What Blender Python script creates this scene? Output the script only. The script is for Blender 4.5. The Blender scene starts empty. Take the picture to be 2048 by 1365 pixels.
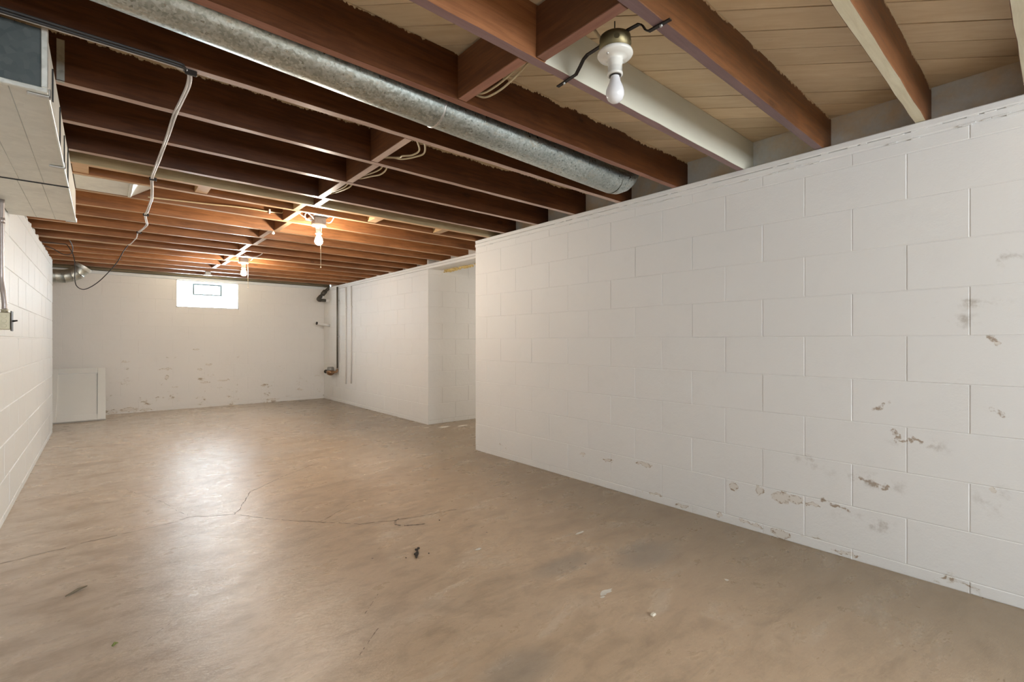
import bpy, bmesh, math, random
from mathutils import Vector, Matrix
random.seed(7)
C = bpy.context.scene.collection
SC = bpy.context.scene
PI = math.pi

# ------------------------------------------------------------------ camera
CH = 1.0604
cam_d = bpy.data.cameras.new('camera'); cam = bpy.data.objects.new('camera', cam_d); C.objects.link(cam)
cam.location = (0, 0, CH)
cam.rotation_euler = (PI / 2, 0, -math.radians(40.717))
cam_d.sensor_width = 36.0; cam_d.lens = 953.0 / 2048 * 36.0
cam_d.clip_start = 0.02; cam_d.clip_end = 200
SC.camera = cam
# ------------------------------------------------------------------ world and exposure
W = bpy.data.worlds.new('world'); SC.world = W; W.use_nodes = True
wn = W.node_tree.nodes; wn['Background'].inputs[0].default_value = (0.75, 0.86, 1.0, 1); wn['Background'].inputs[1].default_value = 1.0
SC.view_settings.view_transform = 'Standard'; SC.view_settings.look = 'None'
SC.view_settings.exposure = 1.32; SC.view_settings.gamma = 1.0; SC.view_settings.use_curve_mapping = False
WINDOW_GLOW = 13.0      # daylight through the glass blocks of the far window
REAR_GLOW = 7.6         # added fill panel, unseen behind the camera
SIDE_GLOW = 7.0         # added fill panel, out of view in the side room
BULB_GLOW = 330.0       # the two lamps that are on

# ------------------------------------------------------------------ material helpers
class NT:
    def __init__(s, name):
        s.m = bpy.data.materials.new(name); s.m.use_nodes = True
        s.t = s.m.node_tree; s.b = s.t.nodes['Principled BSDF']
    def n(s, kind, **kw):
        nd = s.t.nodes.new(kind)
        for k, v in kw.items():
            setattr(nd, k, v)
        return nd
    def l(s, a, b): s.t.links.new(a, b)
    def val(s, sock, v):
        if isinstance(v, bpy.types.NodeSocket): s.l(v, sock)
        else: sock.default_value = v
    def math(s, op, a, b=0.0, c=0.0, clamp=False):
        nd = s.n('ShaderNodeMath', operation=op); nd.use_clamp = clamp
        s.val(nd.inputs[0], a); s.val(nd.inputs[1], b); s.val(nd.inputs[2], c)
        return nd.outputs[0]
    def vmath(s, op, a, b=None, scale=None):
        nd = s.n('ShaderNodeVectorMath', operation=op)
        s.val(nd.inputs[0], a)
        if b is not None: s.val(nd.inputs[1], b)
        if scale is not None: s.val(nd.inputs['Scale'], scale)
        return nd.outputs['Value'] if op in ('LENGTH', 'DOT_PRODUCT', 'DISTANCE') else nd.outputs[0]
    def pos(s): return s.n('ShaderNodeNewGeometry').outputs['Position']
    def objc(s): return s.n('ShaderNodeTexCoord').outputs['Object']
    def xyz(s, v):
        nd = s.n('ShaderNodeSeparateXYZ'); s.l(v, nd.inputs[0]); return nd.outputs
    def noise(s, v, scale=5.0, detail=4.0, rough=0.55, dist=0.0, out=0):
        nd = s.n('ShaderNodeTexNoise'); s.l(v, nd.inputs['Vector'])
        nd.inputs['Scale'].default_value = scale; nd.inputs['Detail'].default_value = detail
        nd.inputs['Roughness'].default_value = rough; nd.inputs['Distortion'].default_value = dist
        return nd.outputs[out]
    def voro(s, v, scale, out='Color'):
        nd = s.n('ShaderNodeTexVoronoi'); s.l(v, nd.inputs['Vector']); nd.inputs['Scale'].default_value = scale
        return nd.outputs[out]
    def mapr(s, v, a, b, c=0.0, d=1.0):
        nd = s.n('ShaderNodeMapRange'); nd.interpolation_type = 'SMOOTHSTEP'
        s.val(nd.inputs[0], v); s.val(nd.inputs[1], a); s.val(nd.inputs[2], b); s.val(nd.inputs[3], c); s.val(nd.inputs[4], d)
        return nd.outputs[0]
    def scale(s, v, sc): return s.vmath('MULTIPLY', v, sc)
    def mix(s, f, a, b, mode='MIX'):
        nd = s.n('ShaderNodeMix', data_type='RGBA', blend_type=mode)
        s.val(nd.inputs[0], f)
        for i, x in ((6, a), (7, b)):
            if isinstance(x, bpy.types.NodeSocket): s.l(x, nd.inputs[i])
            else: nd.inputs[i].default_value = (*x, 1) if len(x) == 3 else x
        return nd.outputs[2]
    def base(s, c):
        if isinstance(c, bpy.types.NodeSocket): s.l(c, s.b.inputs['Base Color'])
        else: s.b.inputs['Base Color'].default_value = (*c, 1)
    def rough(s, r): s.val(s.b.inputs['Roughness'], r)
    def metal(s, r): s.val(s.b.inputs['Metallic'], r)
    def spec(s, r): s.val(s.b.inputs['Specular IOR Level'], r)
    def bump(s, h, strength=0.3, dist=0.005, prev=None):
        nd = s.n('ShaderNodeBump'); nd.inputs['Strength'].default_value = strength; nd.inputs['Distance'].default_value = dist
        s.l(h, nd.inputs['Height'])
        if prev is not None: s.l(prev, nd.inputs['Normal'])
        s.l(nd.outputs[0], s.b.inputs['Normal']); return nd.outputs[0]
    def seg_dist(s, p, segs):
        """distance from p to the nearest of the segments"""
        d = None
        for a, b in segs:
            a = Vector((*a, 0)) if len(a) == 2 else Vector(a); b = Vector((*b, 0)) if len(b) == 2 else Vector(b)
            ba = b - a; L2 = max(ba.dot(ba), 1e-9)
            pa = s.vmath('SUBTRACT', p, tuple(a))
            h = s.math('DIVIDE', s.vmath('DOT_PRODUCT', pa, tuple(ba)), L2, clamp=True)
            nd = s.n('ShaderNodeVectorMath', operation='SCALE'); nd.inputs[0].default_value = tuple(ba); s.l(h, nd.inputs['Scale'])
            dd = s.vmath('LENGTH', s.vmath('SUBTRACT', pa, nd.outputs[0]))
            d = dd if d is None else s.math('MINIMUM', d, dd)
        return d
    def ell_dist(s, p, ells):
        """min over ellipses of the normalised radius; (centre, radii)"""
        d = None
        for c, r in ells:
            q = s.vmath('MULTIPLY', s.vmath('SUBTRACT', p, c), tuple(1.0 / x for x in r))
            dd = s.vmath('LENGTH', q)
            d = dd if d is None else s.math('MINIMUM', d, dd)
        return d

def plain(name, col, rough=0.5, metal=0.0, var=0.12, scale=30.0, spec=0.5):
    k = NT(name); p = k.objc()
    nz = k.noise(p, scale, 3)
    c2 = tuple(max(0, x * (1 - var)) for x in col); c1 = tuple(min(1, x * (1 + var)) for x in col)
    k.base(k.mix(nz, c2, c1)); k.rough(rough); k.metal(metal); k.spec(spec)
    return k.m

# ---- painted block walls
def wall_mat(name, col, stains=None, low=None, seed=0.0, axis_h='z', dirt=(0.27, 0.17, 0.085)):
    k = NT(name); p = k.pos(); ps = k.vmath('ADD', p, (seed, seed * 1.7, seed * 0.6))
    z = k.xyz(p)[2]
    big = k.noise(ps, 0.9, 3); mid = k.noise(ps, 7, 4)
    c = k.mix(big, tuple(x * 0.955 for x in col), tuple(min(1, x * 1.02) for x in col))
    c = k.mix(k.math('MULTIPLY', k.mapr(mid, 0.55, 0.75), 0.35), c, tuple(x * 0.93 for x in col))
    h = None
    if low:                                                  # damp flaking low down
        zmax, thr = low
        hm = k.mapr(z, 0.02, zmax, 1.0, 0.0)
        n1 = k.noise(k.scale(ps, (1, 1, 1.6)), 4.2, 6, 0.62)
        n2 = k.noise(k.scale(ps, (1, 1, 2.0)), 17, 5, 0.65, 0.6)
        lit = k.math('ADD', k.math('MULTIPLY', n1, 0.62), k.math('MULTIPLY', n2, 0.38))
        f = k.math('ADD', lit, k.math('MULTIPLY', hm, 0.07))
        m = k.mapr(f, thr, thr + 0.035)
        c = k.mix(k.math('MULTIPLY', m, 0.55), c, tuple(x * 0.78 for x in (col[0], col[1] * 0.95, col[2] * 0.86)))
        m2 = k.mapr(f, thr + 0.035, thr + 0.06)
        c = k.mix(k.math('MULTIPLY', m2, 0.75), c, dirt)
    if stains:
        wob = k.vmath('SUBTRACT', k.noise(ps, 22, 4, 0.6, 0.0, 1), (0.5, 0.5, 0.5))
        pw = k.vmath('ADD', p, k.vmath('MULTIPLY', wob, (0.0, 0.07, 0.07) if stains[0] == 'x' else (0.07, 0.0, 0.07)))
        d = k.ell_dist(pw, stains[1])
        body = k.mapr(d, 0.75, 1.0, 1.0, 0.0)
        edge = k.math('MULTIPLY', body, k.mapr(d, 0.45, 0.85))
        brk = k.mapr(k.noise(ps, 60, 5, 0.7), 0.46, 0.60)
        c = k.mix(k.math('MULTIPLY', body, 0.4), c, (0.64, 0.56, 0.45))
        c = k.mix(k.math('MULTIPLY', edge, brk), c, dirt)
        if len(stains) > 2:
            ds = k.seg_dist(pw, stains[2])
            st = k.math('MULTIPLY', k.mapr(ds, 0.003, 0.011, 1.0, 0.0), k.mapr(k.noise(ps, 35, 4), 0.40, 0.55))
            c = k.mix(k.math('MULTIPLY', st, 0.75), c, dirt)
        if len(stains) > 3:
            dg = k.ell_dist(pw, stains[3])
            g = k.math('MULTIPLY', k.mapr(dg, 0.2, 1.0, 1.0, 0.0), k.mapr(k.noise(ps, 14, 5, 0.65), 0.47, 0.7))
            c = k.mix(k.math('MULTIPLY', g, 0.7), c, (0.40, 0.36, 0.31))
    if name.startswith('painted_block_right'):                # pin holes in the paint
        vn = k.n('ShaderNodeTexVoronoi'); k.l(p, vn.inputs['Vector']); vn.inputs['Scale'].default_value = 7.0
        dot = k.math('MULTIPLY', k.mapr(vn.outputs['Distance'], 0.022, 0.034, 1.0, 0.0), k.mapr(k.xyz(vn.outputs['Color'])[0], 0.62, 0.66))
        c = k.mix(k.math('MULTIPLY', dot, 0.7), c, (0.16, 0.13, 0.10))
    k.base(c); k.rough(0.55); k.spec(0.35)
    fine = k.noise(p, 120, 4, 0.6); med = k.noise(p, 26, 3, 0.5)
    hgt = k.math('ADD', k.math('MULTIPLY', fine, 0.5), med)
    k.bump(hgt, 0.32, 0.004)
    return k.m

WHITE = (0.79, 0.785, 0.77)
X = 2.756
def e_(y, z, ry, rz): return ((X, y, z), (1.0, ry, rz))
ST_R = ('x', [e_(0.995, .222, .055, .034), e_(.93, .225, .045, .025), e_(1.245, .222, .022, .030), e_(1.105, .235, .026, .032),
             e_(1.0, .026, .05, .026), e_(1.565, .022, .05, .014), e_(1.185, .037, .035, .010), e_(1.33, .036, .02, .016), e_(2.15, .204, .06, .012),
             e_(1.85, .236, .07, .014), e_(2.39, .202, .03, .012), e_(.19, .455, .018, .02), e_(.18, 1.05, .02, .012), e_(.845, .225, .04, .012),
             e_(1.75, .05, .05, .012), e_(1.12, .032, .04, .010), e_(.70, .02, .06, .010)],
        [((X, .59, .735), (X, .565, .752)), ((X, .565, .752), (X, .535, .775)), ((X, .535, .775), (X, .52, .776)),
         ((X, .525, .655), (X, .50, .625)), ((X, .50, .625), (X, .505, .60)), ((X, .50, .60), (X, .465, .60)), ((X, .465, .60), (X, .445, .625)), ((X, .445, .625), (X, .42, .612)),
         ((X, .195, .782), (X, .17, .765)), ((X, .17, .765), (X, .15, .764)), ((X, .21, 1.075), (X, .185, 1.062)), ((X, .66, .42), (X, .61, .385)), ((X, .61, .385), (X, .54, .385)),
         ((X, .80, .26), (X, .70, .235))],
        [e_(.25, 1.22, .14, .035), e_(.16, 1.39, .10, .035), e_(.30, 1.15, .10, .04), e_(.62, .40, .2, .05), e_(.2, .42, .08, .09), e_(.86, .44, .1, .05), e_(.42, .60, .14, .05), e_(.6, .20, .2, .05)])
M = {}
M['wall_right'] = wall_mat('painted_block_right', WHITE, ST_R, (0.25, 0.672), 3.1)
M['wall_right_plain'] = wall_mat('painted_block_right_upper', WHITE, None, None, 3.1)
M['wall_far'] = wall_mat('painted_block_far', (0.80, 0.79, 0.77), None, (0.35, 0.67), 9.2)
M['wall_left'] = wall_mat('painted_block_left', (0.755, 0.775, 0.775), None, None, 5.0)
def b_(x, z, rx, rz): return ((x, 8.98, z), (rx, 1.0, rz))
ST_B = ('y', [b_(.12, .02, .06, .018), b_(.30, .05, .12, .03), b_(.50, .03, .09, .022), b_(1.18, .61, .04, .02), b_(1.13, .93, .05, .012), b_(.73, .63, .10, .014), b_(.26, .755, .06, .012),
              b_(2.70, .19, .06, .02), b_(2.25, .045, .12, .014), b_(.86, .35, .05, .008), b_(1.5, .42, .10, .012), b_(1.25, .40, .08, .014), b_(2.1, .30, .05, .02), b_(.75, .5, .03, .04), b_(3.0, .42, .05, .01), b_(1.3, .68, .05, .02)])
M['wall_back'] = wall_mat('painted_block_back', (0.80, 0.775, 0.735), ST_B, (1.15, 0.625), 1.3, dirt=(0.34, 0.25, 0.15))

# ---- concrete floor
def floor_mat():
    k = NT('worn_concrete'); p = k.pos()
    x, y, z = k.xyz(p)
    streak = k.noise(k.scale(p, (0.8, 2.6, 1)), 3.0, 6, 0.6, 0.5)
    big = k.noise(p, 0.55, 4, 0.5, 0.6); mid = k.noise(k.scale(p, (0.85, 1.3, 1)), 6.5, 8, 0.64, 0.3)
    tan = (0.565, 0.415, 0.277); gry = (0.60, 0.515, 0.43); drk = (0.345, 0.25, 0.165)
    gx = k.math('ADD', k.math('MULTIPLY', y, 0.075), k.math('MULTIPLY', x, -0.13))     # greyer slab towards the far left
    g = k.math('ADD', gx, big)
    c = k.mix(k.mapr(g, 0.35, 0.95), tan, gry)
    c = k.mix(k.math('MULTIPLY', k.mapr(mid, 0.46, 0.68), 0.5), c, drk)
    c = k.mix(k.math('MULTIPLY', k.mapr(streak, 0.50, 0.72), 0.45), c, (0.30, 0.215, 0.14))
    c = k.mix(k.math('MULTIPLY', k.mapr(streak, 0.46, 0.32), 0.45), c, (0.68, 0.56, 0.43))
    dx = k.math('SUBTRACT', 2.756, x)                                                   # darker band along the right wall
    edge_band = k.math('MULTIPLY', k.mapr(k.math('ADD', dx, k.math('MULTIPLY', mid, 0.7)), 0.45, 1.6, 1.0, 0.0), 0.72)
    c = k.mix(edge_band, c, (0.195, 0.150, 0.095))
    gp = k.ell_dist(p, [((2.05, 1.35, 0), (.28, .16, 1)), ((1.02, 1.15, 0), (.22, .12, 1)), ((1.65, 1.55, 0), (.25, .1, 1))])
    c = k.mix(k.math('MULTIPLY', k.mapr(k.math('ADD', gp, k.math('MULTIPLY', mid, 0.8)), 0.7, 1.4, 1.0, 0.0), 0.45), c, (0.24, 0.22, 0.19))
    fine = k.noise(p, 34, 6, 0.7); c = k.mix(k.math('MULTIPLY', k.mapr(fine, 0.50, 0.75), 0.28), c, (0.33, 0.24, 0.165))
    # dark pitting, thickest near the front
    pit = k.noise(k.scale(p, (0.7, 1.4, 1)), 85, 3, 0.6); pz = k.noise(p, 2.3, 4)
    pm = k.math('MULTIPLY', k.mapr(pit, 0.66, 0.71), k.mapr(pz, 0.56, 0.68))
    c = k.mix(k.math('MULTIPLY', pm, 0.7), c, (0.085, 0.065, 0.045))
    vn = k.n('ShaderNodeTexVoronoi'); k.l(p, vn.inputs['Vector']); vn.inputs['Scale'].default_value = 8.0
    sp = k.mapr(vn.outputs['Distance'], 0.035, 0.055, 1.0, 0.0); vc = k.xyz(vn.outputs['Color'])
    c = k.mix(k.math('MULTIPLY', k.math('MULTIPLY', sp, k.mapr(vc[0], 0.84, 0.88)), 0.85), c, (0.06, 0.045, 0.035))
    c = k.mix(k.math('MULTIPLY', k.math('MULTIPLY', sp, k.mapr(vc[1], 0.93, 0.95)), 0.8), c, (0.75, 0.68, 0.56))
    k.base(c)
    r = k.math('ADD', 0.125, k.math('MULTIPLY', k.math('ADD', mid, streak), 0.17))
    k.rough(r); k.spec(0.5)
    hgt = k.math('ADD', k.math('MULTIPLY', streak, 0.6), k.math('MULTIPLY', k.noise(k.scale(p, (.6, 1.6, 1)), 26, 6, 0.7), 0.8))
    hgt = k.math('SUBTRACT', hgt, k.math('MULTIPLY', pm, 0.25))
    k.bump(hgt, 0.34, 0.0085)
    return k.m
M['floor'] = floor_mat()

# ---- wood
TOP_Z = 2.217
def wood(name, dark, light, rough=0.42, wear=None, wear_amt=0.0, along='x', knots=True, seed=0.0, spec=0.5, paint=None, top=False):
    k = NT(name); p = k.objc()
    inf = k.n('ShaderNodeObjectInfo').outputs['Random']
    sh = k.n('ShaderNodeCombineXYZ'); k.l(k.math('MULTIPLY', inf, 37.0), sh.inputs[0]); k.l(k.math('MULTIPLY', inf, 11.0), sh.inputs[2]); sh.inputs[1].default_value = seed
    q = k.vmath('ADD', p, sh.outputs[0])
    st = (1.1, 14, 14) if along == 'x' else ((14, 1.1, 14) if along == 'y' else (14, 14, 1.1))
    big = k.noise(q, 2.2, 4, 0.6, 0.4)
    gr = k.noise(k.scale(q, st), 4.5, 6, 0.65, 0.6)
    f = k.math('ADD', k.math('MULTIPLY', gr, 0.7), k.math('MULTIPLY', big, 0.45))
    c = k.mix(k.mapr(f, 0.38, 0.78), dark, light)
    bb = k.math('ADD', 0.78, k.math('MULTIPLY', inf, 0.44))
    c = k.mix(1.0, c, k.n_rgb(bb), 'MULTIPLY')
    if knots:
        kd = k.voro(k.scale(q, (1.0, 2.2, 2.2) if along == 'x' else (2.2, 1.0, 2.2)), 1.9, 'Distance')
        kr = k.mapr(k.math('SINE', k.math('MULTIPLY', kd, 190.0)), -0.2, 0.9)
        kz = k.mapr(kd, 0.05, 0.085, 1.0, 0.0)
        c = k.mix(k.math('MULTIPLY', kz, k.math('ADD', 0.4, k.math('MULTIPLY', kr, 0.35))), c, tuple(x * 0.45 for x in dark))
    if wear:
        w1 = k.noise(k.scale(q, (2.2, 9, 9)), 7.0, 6, 0.72, 0.5)
        w2 = k.noise(q, 1.1, 3)
        wv = k.mapr(k.math('ADD', k.math('MULTIPLY', w1, 0.7), k.math('MULTIPLY', w2, 0.3)), 0.62 - wear_amt, 0.70 - wear_amt)
        c = k.mix(k.math('MULTIPLY', wv, 0.85), c, wear)
    if paint:                                                  # a painted stretch that begins at world x = paint[0]
        wx = k.xyz(k.pos())
        jag = k.math('MULTIPLY', k.math('SUBTRACT', k.noise(k.pos(), 40, 3), 0.5), 0.02)
        pm = k.mapr(k.math('ADD', wx[0], jag), paint[0] - 0.002, paint[0] + 0.002)
        pn = k.noise(k.scale(k.pos(), (1, 1, 3)), 6, 5)
        c = k.mix(pm, c, k.mix(pn, tuple(v * .86 for v in paint[1]), paint[1]))
    if top:                                                    # slopped ceiling paint along the top edge
        wz = k.xyz(k.pos())[2]; tn = k.noise(k.scale(k.pos(), (1, 1, .5)), 38, 5, 0.7); tb = k.noise(k.pos(), 4, 2)
        tm = k.mapr(k.math('ADD', wz, k.math('ADD', k.math('MULTIPLY', tn, 0.05), k.math('MULTIPLY', tb, 0.05))), TOP_Z + 0.040, TOP_Z + 0.044)
        c = k.mix(tm, c, (0.66, 0.52, 0.34))
    k.base(c); k.rough(k.math('ADD', rough, k.math('MULTIPLY', gr, 0.18))); k.spec(spec)
    k.bump(gr, 0.18, 0.004)
    return k.m
def _n_rgb(self, v):
    nd = self.n('ShaderNodeCombineColor')
    for i in range(3): self.l(v, nd.inputs[i])
    return nd.outputs[0]
NT.n_rgb = _n_rgb
M['dark_wood'] = wood('dark_stained_joist', (0.052, 0.0145, 0.0032), (0.112, 0.036, 0.009), 0.34, spec=.32, top=True)
M['mid_wood'] = wood('brown_joist', (0.17, 0.065, 0.020), (0.33, 0.135, 0.045), 0.45)
M['orange_wood'] = wood('orange_stained_joist', (0.125, 0.045, 0.012), (0.25, 0.097, 0.030), 0.45, (0.62, 0.48, 0.33), -0.06, top=True)
M['white_face'] = wood('brown_joist_painted_white', (0.16, 0.06, 0.02), (0.30, 0.12, 0.045), 0.5, paint=(1.175, (0.72, 0.70, 0.58)))
M['new_wood'] = wood('pale_new_lumber', (0.30, 0.23, 0.125), (0.46, 0.36, 0.21), 0.6)
M['block_wood'] = wood('bridging_wood', (0.10, 0.036, 0.014), (0.20, 0.080, 0.030), 0.45, along='y', knots=False)
M['under_pink'] = wood('worn_lit_pink_underside', (0.48, 0.31, 0.24), (0.66, 0.49, 0.41), 0.28, (0.84, 0.81, 0.79), 0.05, knots=False)  # worn pink wood, paled further to carry floor bounce and window reflection
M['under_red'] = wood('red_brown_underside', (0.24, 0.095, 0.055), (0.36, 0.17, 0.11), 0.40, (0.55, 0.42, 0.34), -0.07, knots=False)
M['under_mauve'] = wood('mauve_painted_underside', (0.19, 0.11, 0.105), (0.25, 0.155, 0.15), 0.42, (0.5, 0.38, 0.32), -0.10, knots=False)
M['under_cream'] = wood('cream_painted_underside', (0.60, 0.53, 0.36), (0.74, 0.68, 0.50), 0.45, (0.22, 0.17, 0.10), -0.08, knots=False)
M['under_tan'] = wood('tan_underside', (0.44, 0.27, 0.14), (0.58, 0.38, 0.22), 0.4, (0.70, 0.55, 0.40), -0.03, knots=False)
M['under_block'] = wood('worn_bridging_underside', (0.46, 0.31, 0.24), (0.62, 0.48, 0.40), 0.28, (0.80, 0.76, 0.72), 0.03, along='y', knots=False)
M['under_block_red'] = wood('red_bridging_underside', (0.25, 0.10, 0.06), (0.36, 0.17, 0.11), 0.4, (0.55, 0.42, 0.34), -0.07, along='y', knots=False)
M['tan_block'] = wood('tan_spacer_wood', (0.40, 0.24, 0.10), (0.56, 0.36, 0.17), 0.55, along='y', knots=False)
M['sill_wood'] = wood('grey_green_sill', (0.17, 0.15, 0.10), (0.26, 0.22, 0.15), 0.7)
def plank_mat():
    k = NT('tan_painted_plank'); p = k.pos()
    inf = k.n('ShaderNodeObjectInfo').outputs['Random']
    pr = k.n('ShaderNodeVectorRotate', rotation_type='Z_AXIS'); k.l(p, pr.inputs['Vector']); pr.inputs['Angle'].default_value = math.radians(45); pr = pr.outputs[0]
    gr = k.noise(k.scale(pr, (1.2, 9, 1)), 4, 6, 0.6, 0.5)
    c = k.mix(k.mapr(gr, 0.3, 0.75), (0.76, 0.585, 0.365), (0.85, 0.69, 0.47))
    c = k.mix(k.math('MULTIPLY', k.mapr(k.noise(p, 2.5, 5), 0.55, 0.75), 0.3), c, (0.46, 0.365, 0.22))
    dk = k.math('MULTIPLY', k.mapr(k.noise(k.scale(pr, (1, 5, 1)), 9, 6, 0.7), 0.66, 0.74), 0.55)
    c = k.mix(dk, c, (0.16, 0.10, 0.055))
    c = k.mix(1.0, c, k.n_rgb(k.math('ADD', 0.9, k.math('MULTIPLY', inf, 0.2))), 'MULTIPLY')
    k.base(c); k.rough(0.6); k.bump(gr, 0.15, 0.003); return k.m
M['plank'] = plank_mat()
M['seam'] = plain('dark_gap', (0.02, 0.014, 0.008), 0.9)
def rim_mat():
    k = NT('grey_tan_rim'); p = k.pos()
    n = k.noise(p, 3.5, 5, 0.6); f = k.noise(p, 60, 3)
    c = k.mix(k.mapr(n, 0.35, 0.68), (0.76, 0.79, 0.79), (0.84, 0.68, 0.47))
    c = k.mix(k.math('MULTIPLY', f, 0.25), c, (0.25, 0.22, 0.17))
    k.base(c); k.rough(0.75); k.bump(f, 0.2, 0.003); return k.m
M['rim'] = rim_mat()

# ---- metal
def galv(name, c1, c2, rough=0.34, sp=90.0, metal=0.9, rust=0.0):
    k = NT(name); p = k.objc()
    v = k.xyz(k.voro(p, sp, 'Color'))[0]; n = k.noise(p, 5, 5, 0.6)
    c = k.mix(v, c1, c2)
    c = k.mix(k.math('MULTIPLY', k.mapr(n, 0.45, 0.7), 0.35), c, tuple(x * 0.7 for x in c1))
    m = metal
    if rust:
        rn = k.math('ADD', k.math('MULTIPLY', k.noise(k.scale(p, (1, 2.2, 2.2)), 9, 6, 0.68), 0.6), k.math('MULTIPLY', k.noise(k.scale(p, (1, 3, 3)), 42, 4, 0.7), 0.4))
        rm = k.math('MULTIPLY', k.mapr(rn, 0.56 - rust, 0.66 - rust), 0.5)
        c = k.mix(rm, c, (0.47, 0.40, 0.29)); m = k.math('SUBTRACT', metal, k.math('MULTIPLY', rm, 0.6))
    k.base(c); k.metal(m); k.rough(k.math('ADD', rough, k.math('MULTIPLY', v, 0.16)))
    k.bump(k.noise(p, 160, 2), 0.06, 0.002)
    return k.m
M['pipe'] = galv('galvanised_round_duct', (0.36, 0.405, 0.385), (0.62, 0.67, 0.65), 0.27, 130, 0.92, 0.04)
M['trunk'] = galv('dull_sheet_metal', (0.72, 0.71, 0.645), (0.79, 0.78, 0.715), 0.5, 40, 0.3)
M['crease'] = plain('sheet_crease', (0.40, 0.39, 0.34), 0.55, 0.2)
M['cap'] = galv('shaded_zinc_cap', (0.075, 0.09, 0.09), (0.11, 0.125, 0.125), 0.5, 50, 0.4)  # the cap's dark reflection is put into its base colour
M['cleat'] = galv('bright_sheet_edge', (0.72, 0.72, 0.66), (0.82, 0.82, 0.76), 0.35, 60, 0.7)
M['flex'] = galv('grey_green_duct', (0.46, 0.47, 0.42), (0.60, 0.61, 0.55), 0.34, 60, 0.9)
M['slot'] = plain('dark_slot', (0.02, 0.02, 0.02), 0.7)
M['iron'] = plain('black_iron', (0.035, 0.028, 0.024), 0.45, 0.6)
M['pan'] = plain('tarnished_brass_box', (0.22, 0.18, 0.095), 0.42, 0.85, 0.25)
M['steel'] = plain('zinc_steel', (0.6, 0.6, 0.58), 0.35, 0.9)
M['conduit'] = plain('grey_conduit', (0.42, 0.38, 0.37), 0.35, 0.7)
M['switchbox'] = plain('zinc_switch_box', (0.50, 0.46, 0.34), 0.4, 0.65, 0.2)
M['brass'] = plain('aged_brass', (0.30, 0.18, 0.10), 0.4, 0.8, 0.3)
M['grey_iron'] = plain('grey_iron', (0.30, 0.29, 0.27), 0.5, 0.4)
M['pipe_dark'] = plain('dark_steel_pipe', (0.16, 0.145, 0.115), 0.42, 0.6, 0.3)
M['drain'] = plain('dark_drain_pipe', (0.085, 0.075, 0.06), 0.5, 0.4, 0.4)
M['white_pipe'] = plain('white_painted_pipe', (0.78, 0.755, 0.72), 0.5)
M['porcelain'] = plain('glazed_porcelain', (0.78, 0.76, 0.70), 0.12, 0.0, 0.04, 8)
M['bulb_off'] = plain('white_glass_bulb', (0.86, 0.85, 0.86), 0.12, 0.0, 0.02, 5)
M['white_cable'] = plain('white_cable', (0.72, 0.69, 0.67), 0.4)
M['black_cable'] = plain('black_cable', (0.03, 0.028, 0.028), 0.4)
M['cream_cable'] = plain('cream_cable', (0.66, 0.54, 0.34), 0.5)
M['chain'] = plain('pull_cord', (0.85, 0.72, 0.5), 0.5)
M['door_paint'] = plain('white_gloss_paint', (0.80, 0.80, 0.77), 0.4, 0.0, 0.03, 6)
M['plastic'] = plain('white_plastic', (0.82, 0.82, 0.80), 0.35, 0.0, 0.03)
M['chip_white'] = plain('chalky_white', (0.78, 0.72, 0.60), 0.8)
M['chip_dark'] = plain('charred_bits', (0.045, 0.035, 0.028), 0.8, 0, 0.4)
M['leaf'] = plain('dry_green_leaf', (0.22, 0.26, 0.07), 0.6, 0, 0.3)
M['bark'] = plain('grey_bark', (0.22, 0.18, 0.12), 0.8, 0, 0.3)
M['foam'] = plain('yellow_foam', (0.68, 0.52, 0.22), 0.8, 0, 0.35, 60)
def glow(name, col, s):
    k = NT(name); k.base((0.9, 0.9, 0.9)); k.rough(0.2)
    k.b.inputs['Emission Color'].default_value = (*col, 1); k.b.inputs['Emission Strength'].default_value = s
    return k.m
M['bulb_on'] = glow('lit_bulb', (1.0, 0.89, 0.75), BULB_GLOW)
def glassblock():
    k = NT('lit_glass_block'); p = k.objc()
    n = k.noise(p, 9, 3)
    k.base((0.9, 0.93, 0.93)); k.rough(0.12)
    k.l(k.mix(n, (0.70, 0.86, 1.0), (0.80, 0.92, 1.0)), k.b.inputs['Emission Color']); k.b.inputs['Emission Strength'].default_value = WINDOW_GLOW
    return k.m
M['glassblock'] = glassblock()
M['vent_frame'] = plain('grey_vinyl_frame', (0.10, 0.135, 0.14), 0.4)
M['vent_pane'] = glow('lit_vent_pane', (0.93, 0.98, 1.0), WINDOW_GLOW)
M['rear_fill'] = glow('rear_fill_glow', (0.88, 0.945, 1.0), REAR_GLOW)
M['side_fill'] = glow('side_fill_glow', (1.0, 0.92, 0.80), SIDE_GLOW)

# ------------------------------------------------------------------ mesh helpers
def to_mesh(name, bm, mats, smooth=False):
    me = bpy.data.meshes.new(name); bm.normal_update(); bm.to_mesh(me); bm.free()
    for m in (mats if isinstance(mats, (list, tuple)) else [mats]): me.materials.append(m)
    if smooth:
        for p in me.polygons: p.use_smooth = True
    return me
def link(name, me, parent=None, loc=None):
    o = bpy.data.objects.new(name, me); C.objects.link(o)
    if parent is not None: o.parent = parent
    if loc is not None: o.location = loc
    return o
def obj(name, bm, mats, parent=None, loc=None, smooth=False):
    return link(name, to_mesh(name, bm, mats, smooth), parent, loc)
def tag(o, label=None, cat=None, group=None, kind=None):
    if label: o['label'] = label
    if cat: o['category'] = cat
    if group: o['group'] = group
    if kind: o['kind'] = kind
    return o
def thing(name, label, cat, loc=(0, 0, 0), group=None):
    o = bpy.data.objects.new(name, None); C.objects.link(o); o.location = loc; o.empty_display_size = 0.05
    return tag(o, label, cat, group)
def BM(): return bmesh.new()
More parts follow.
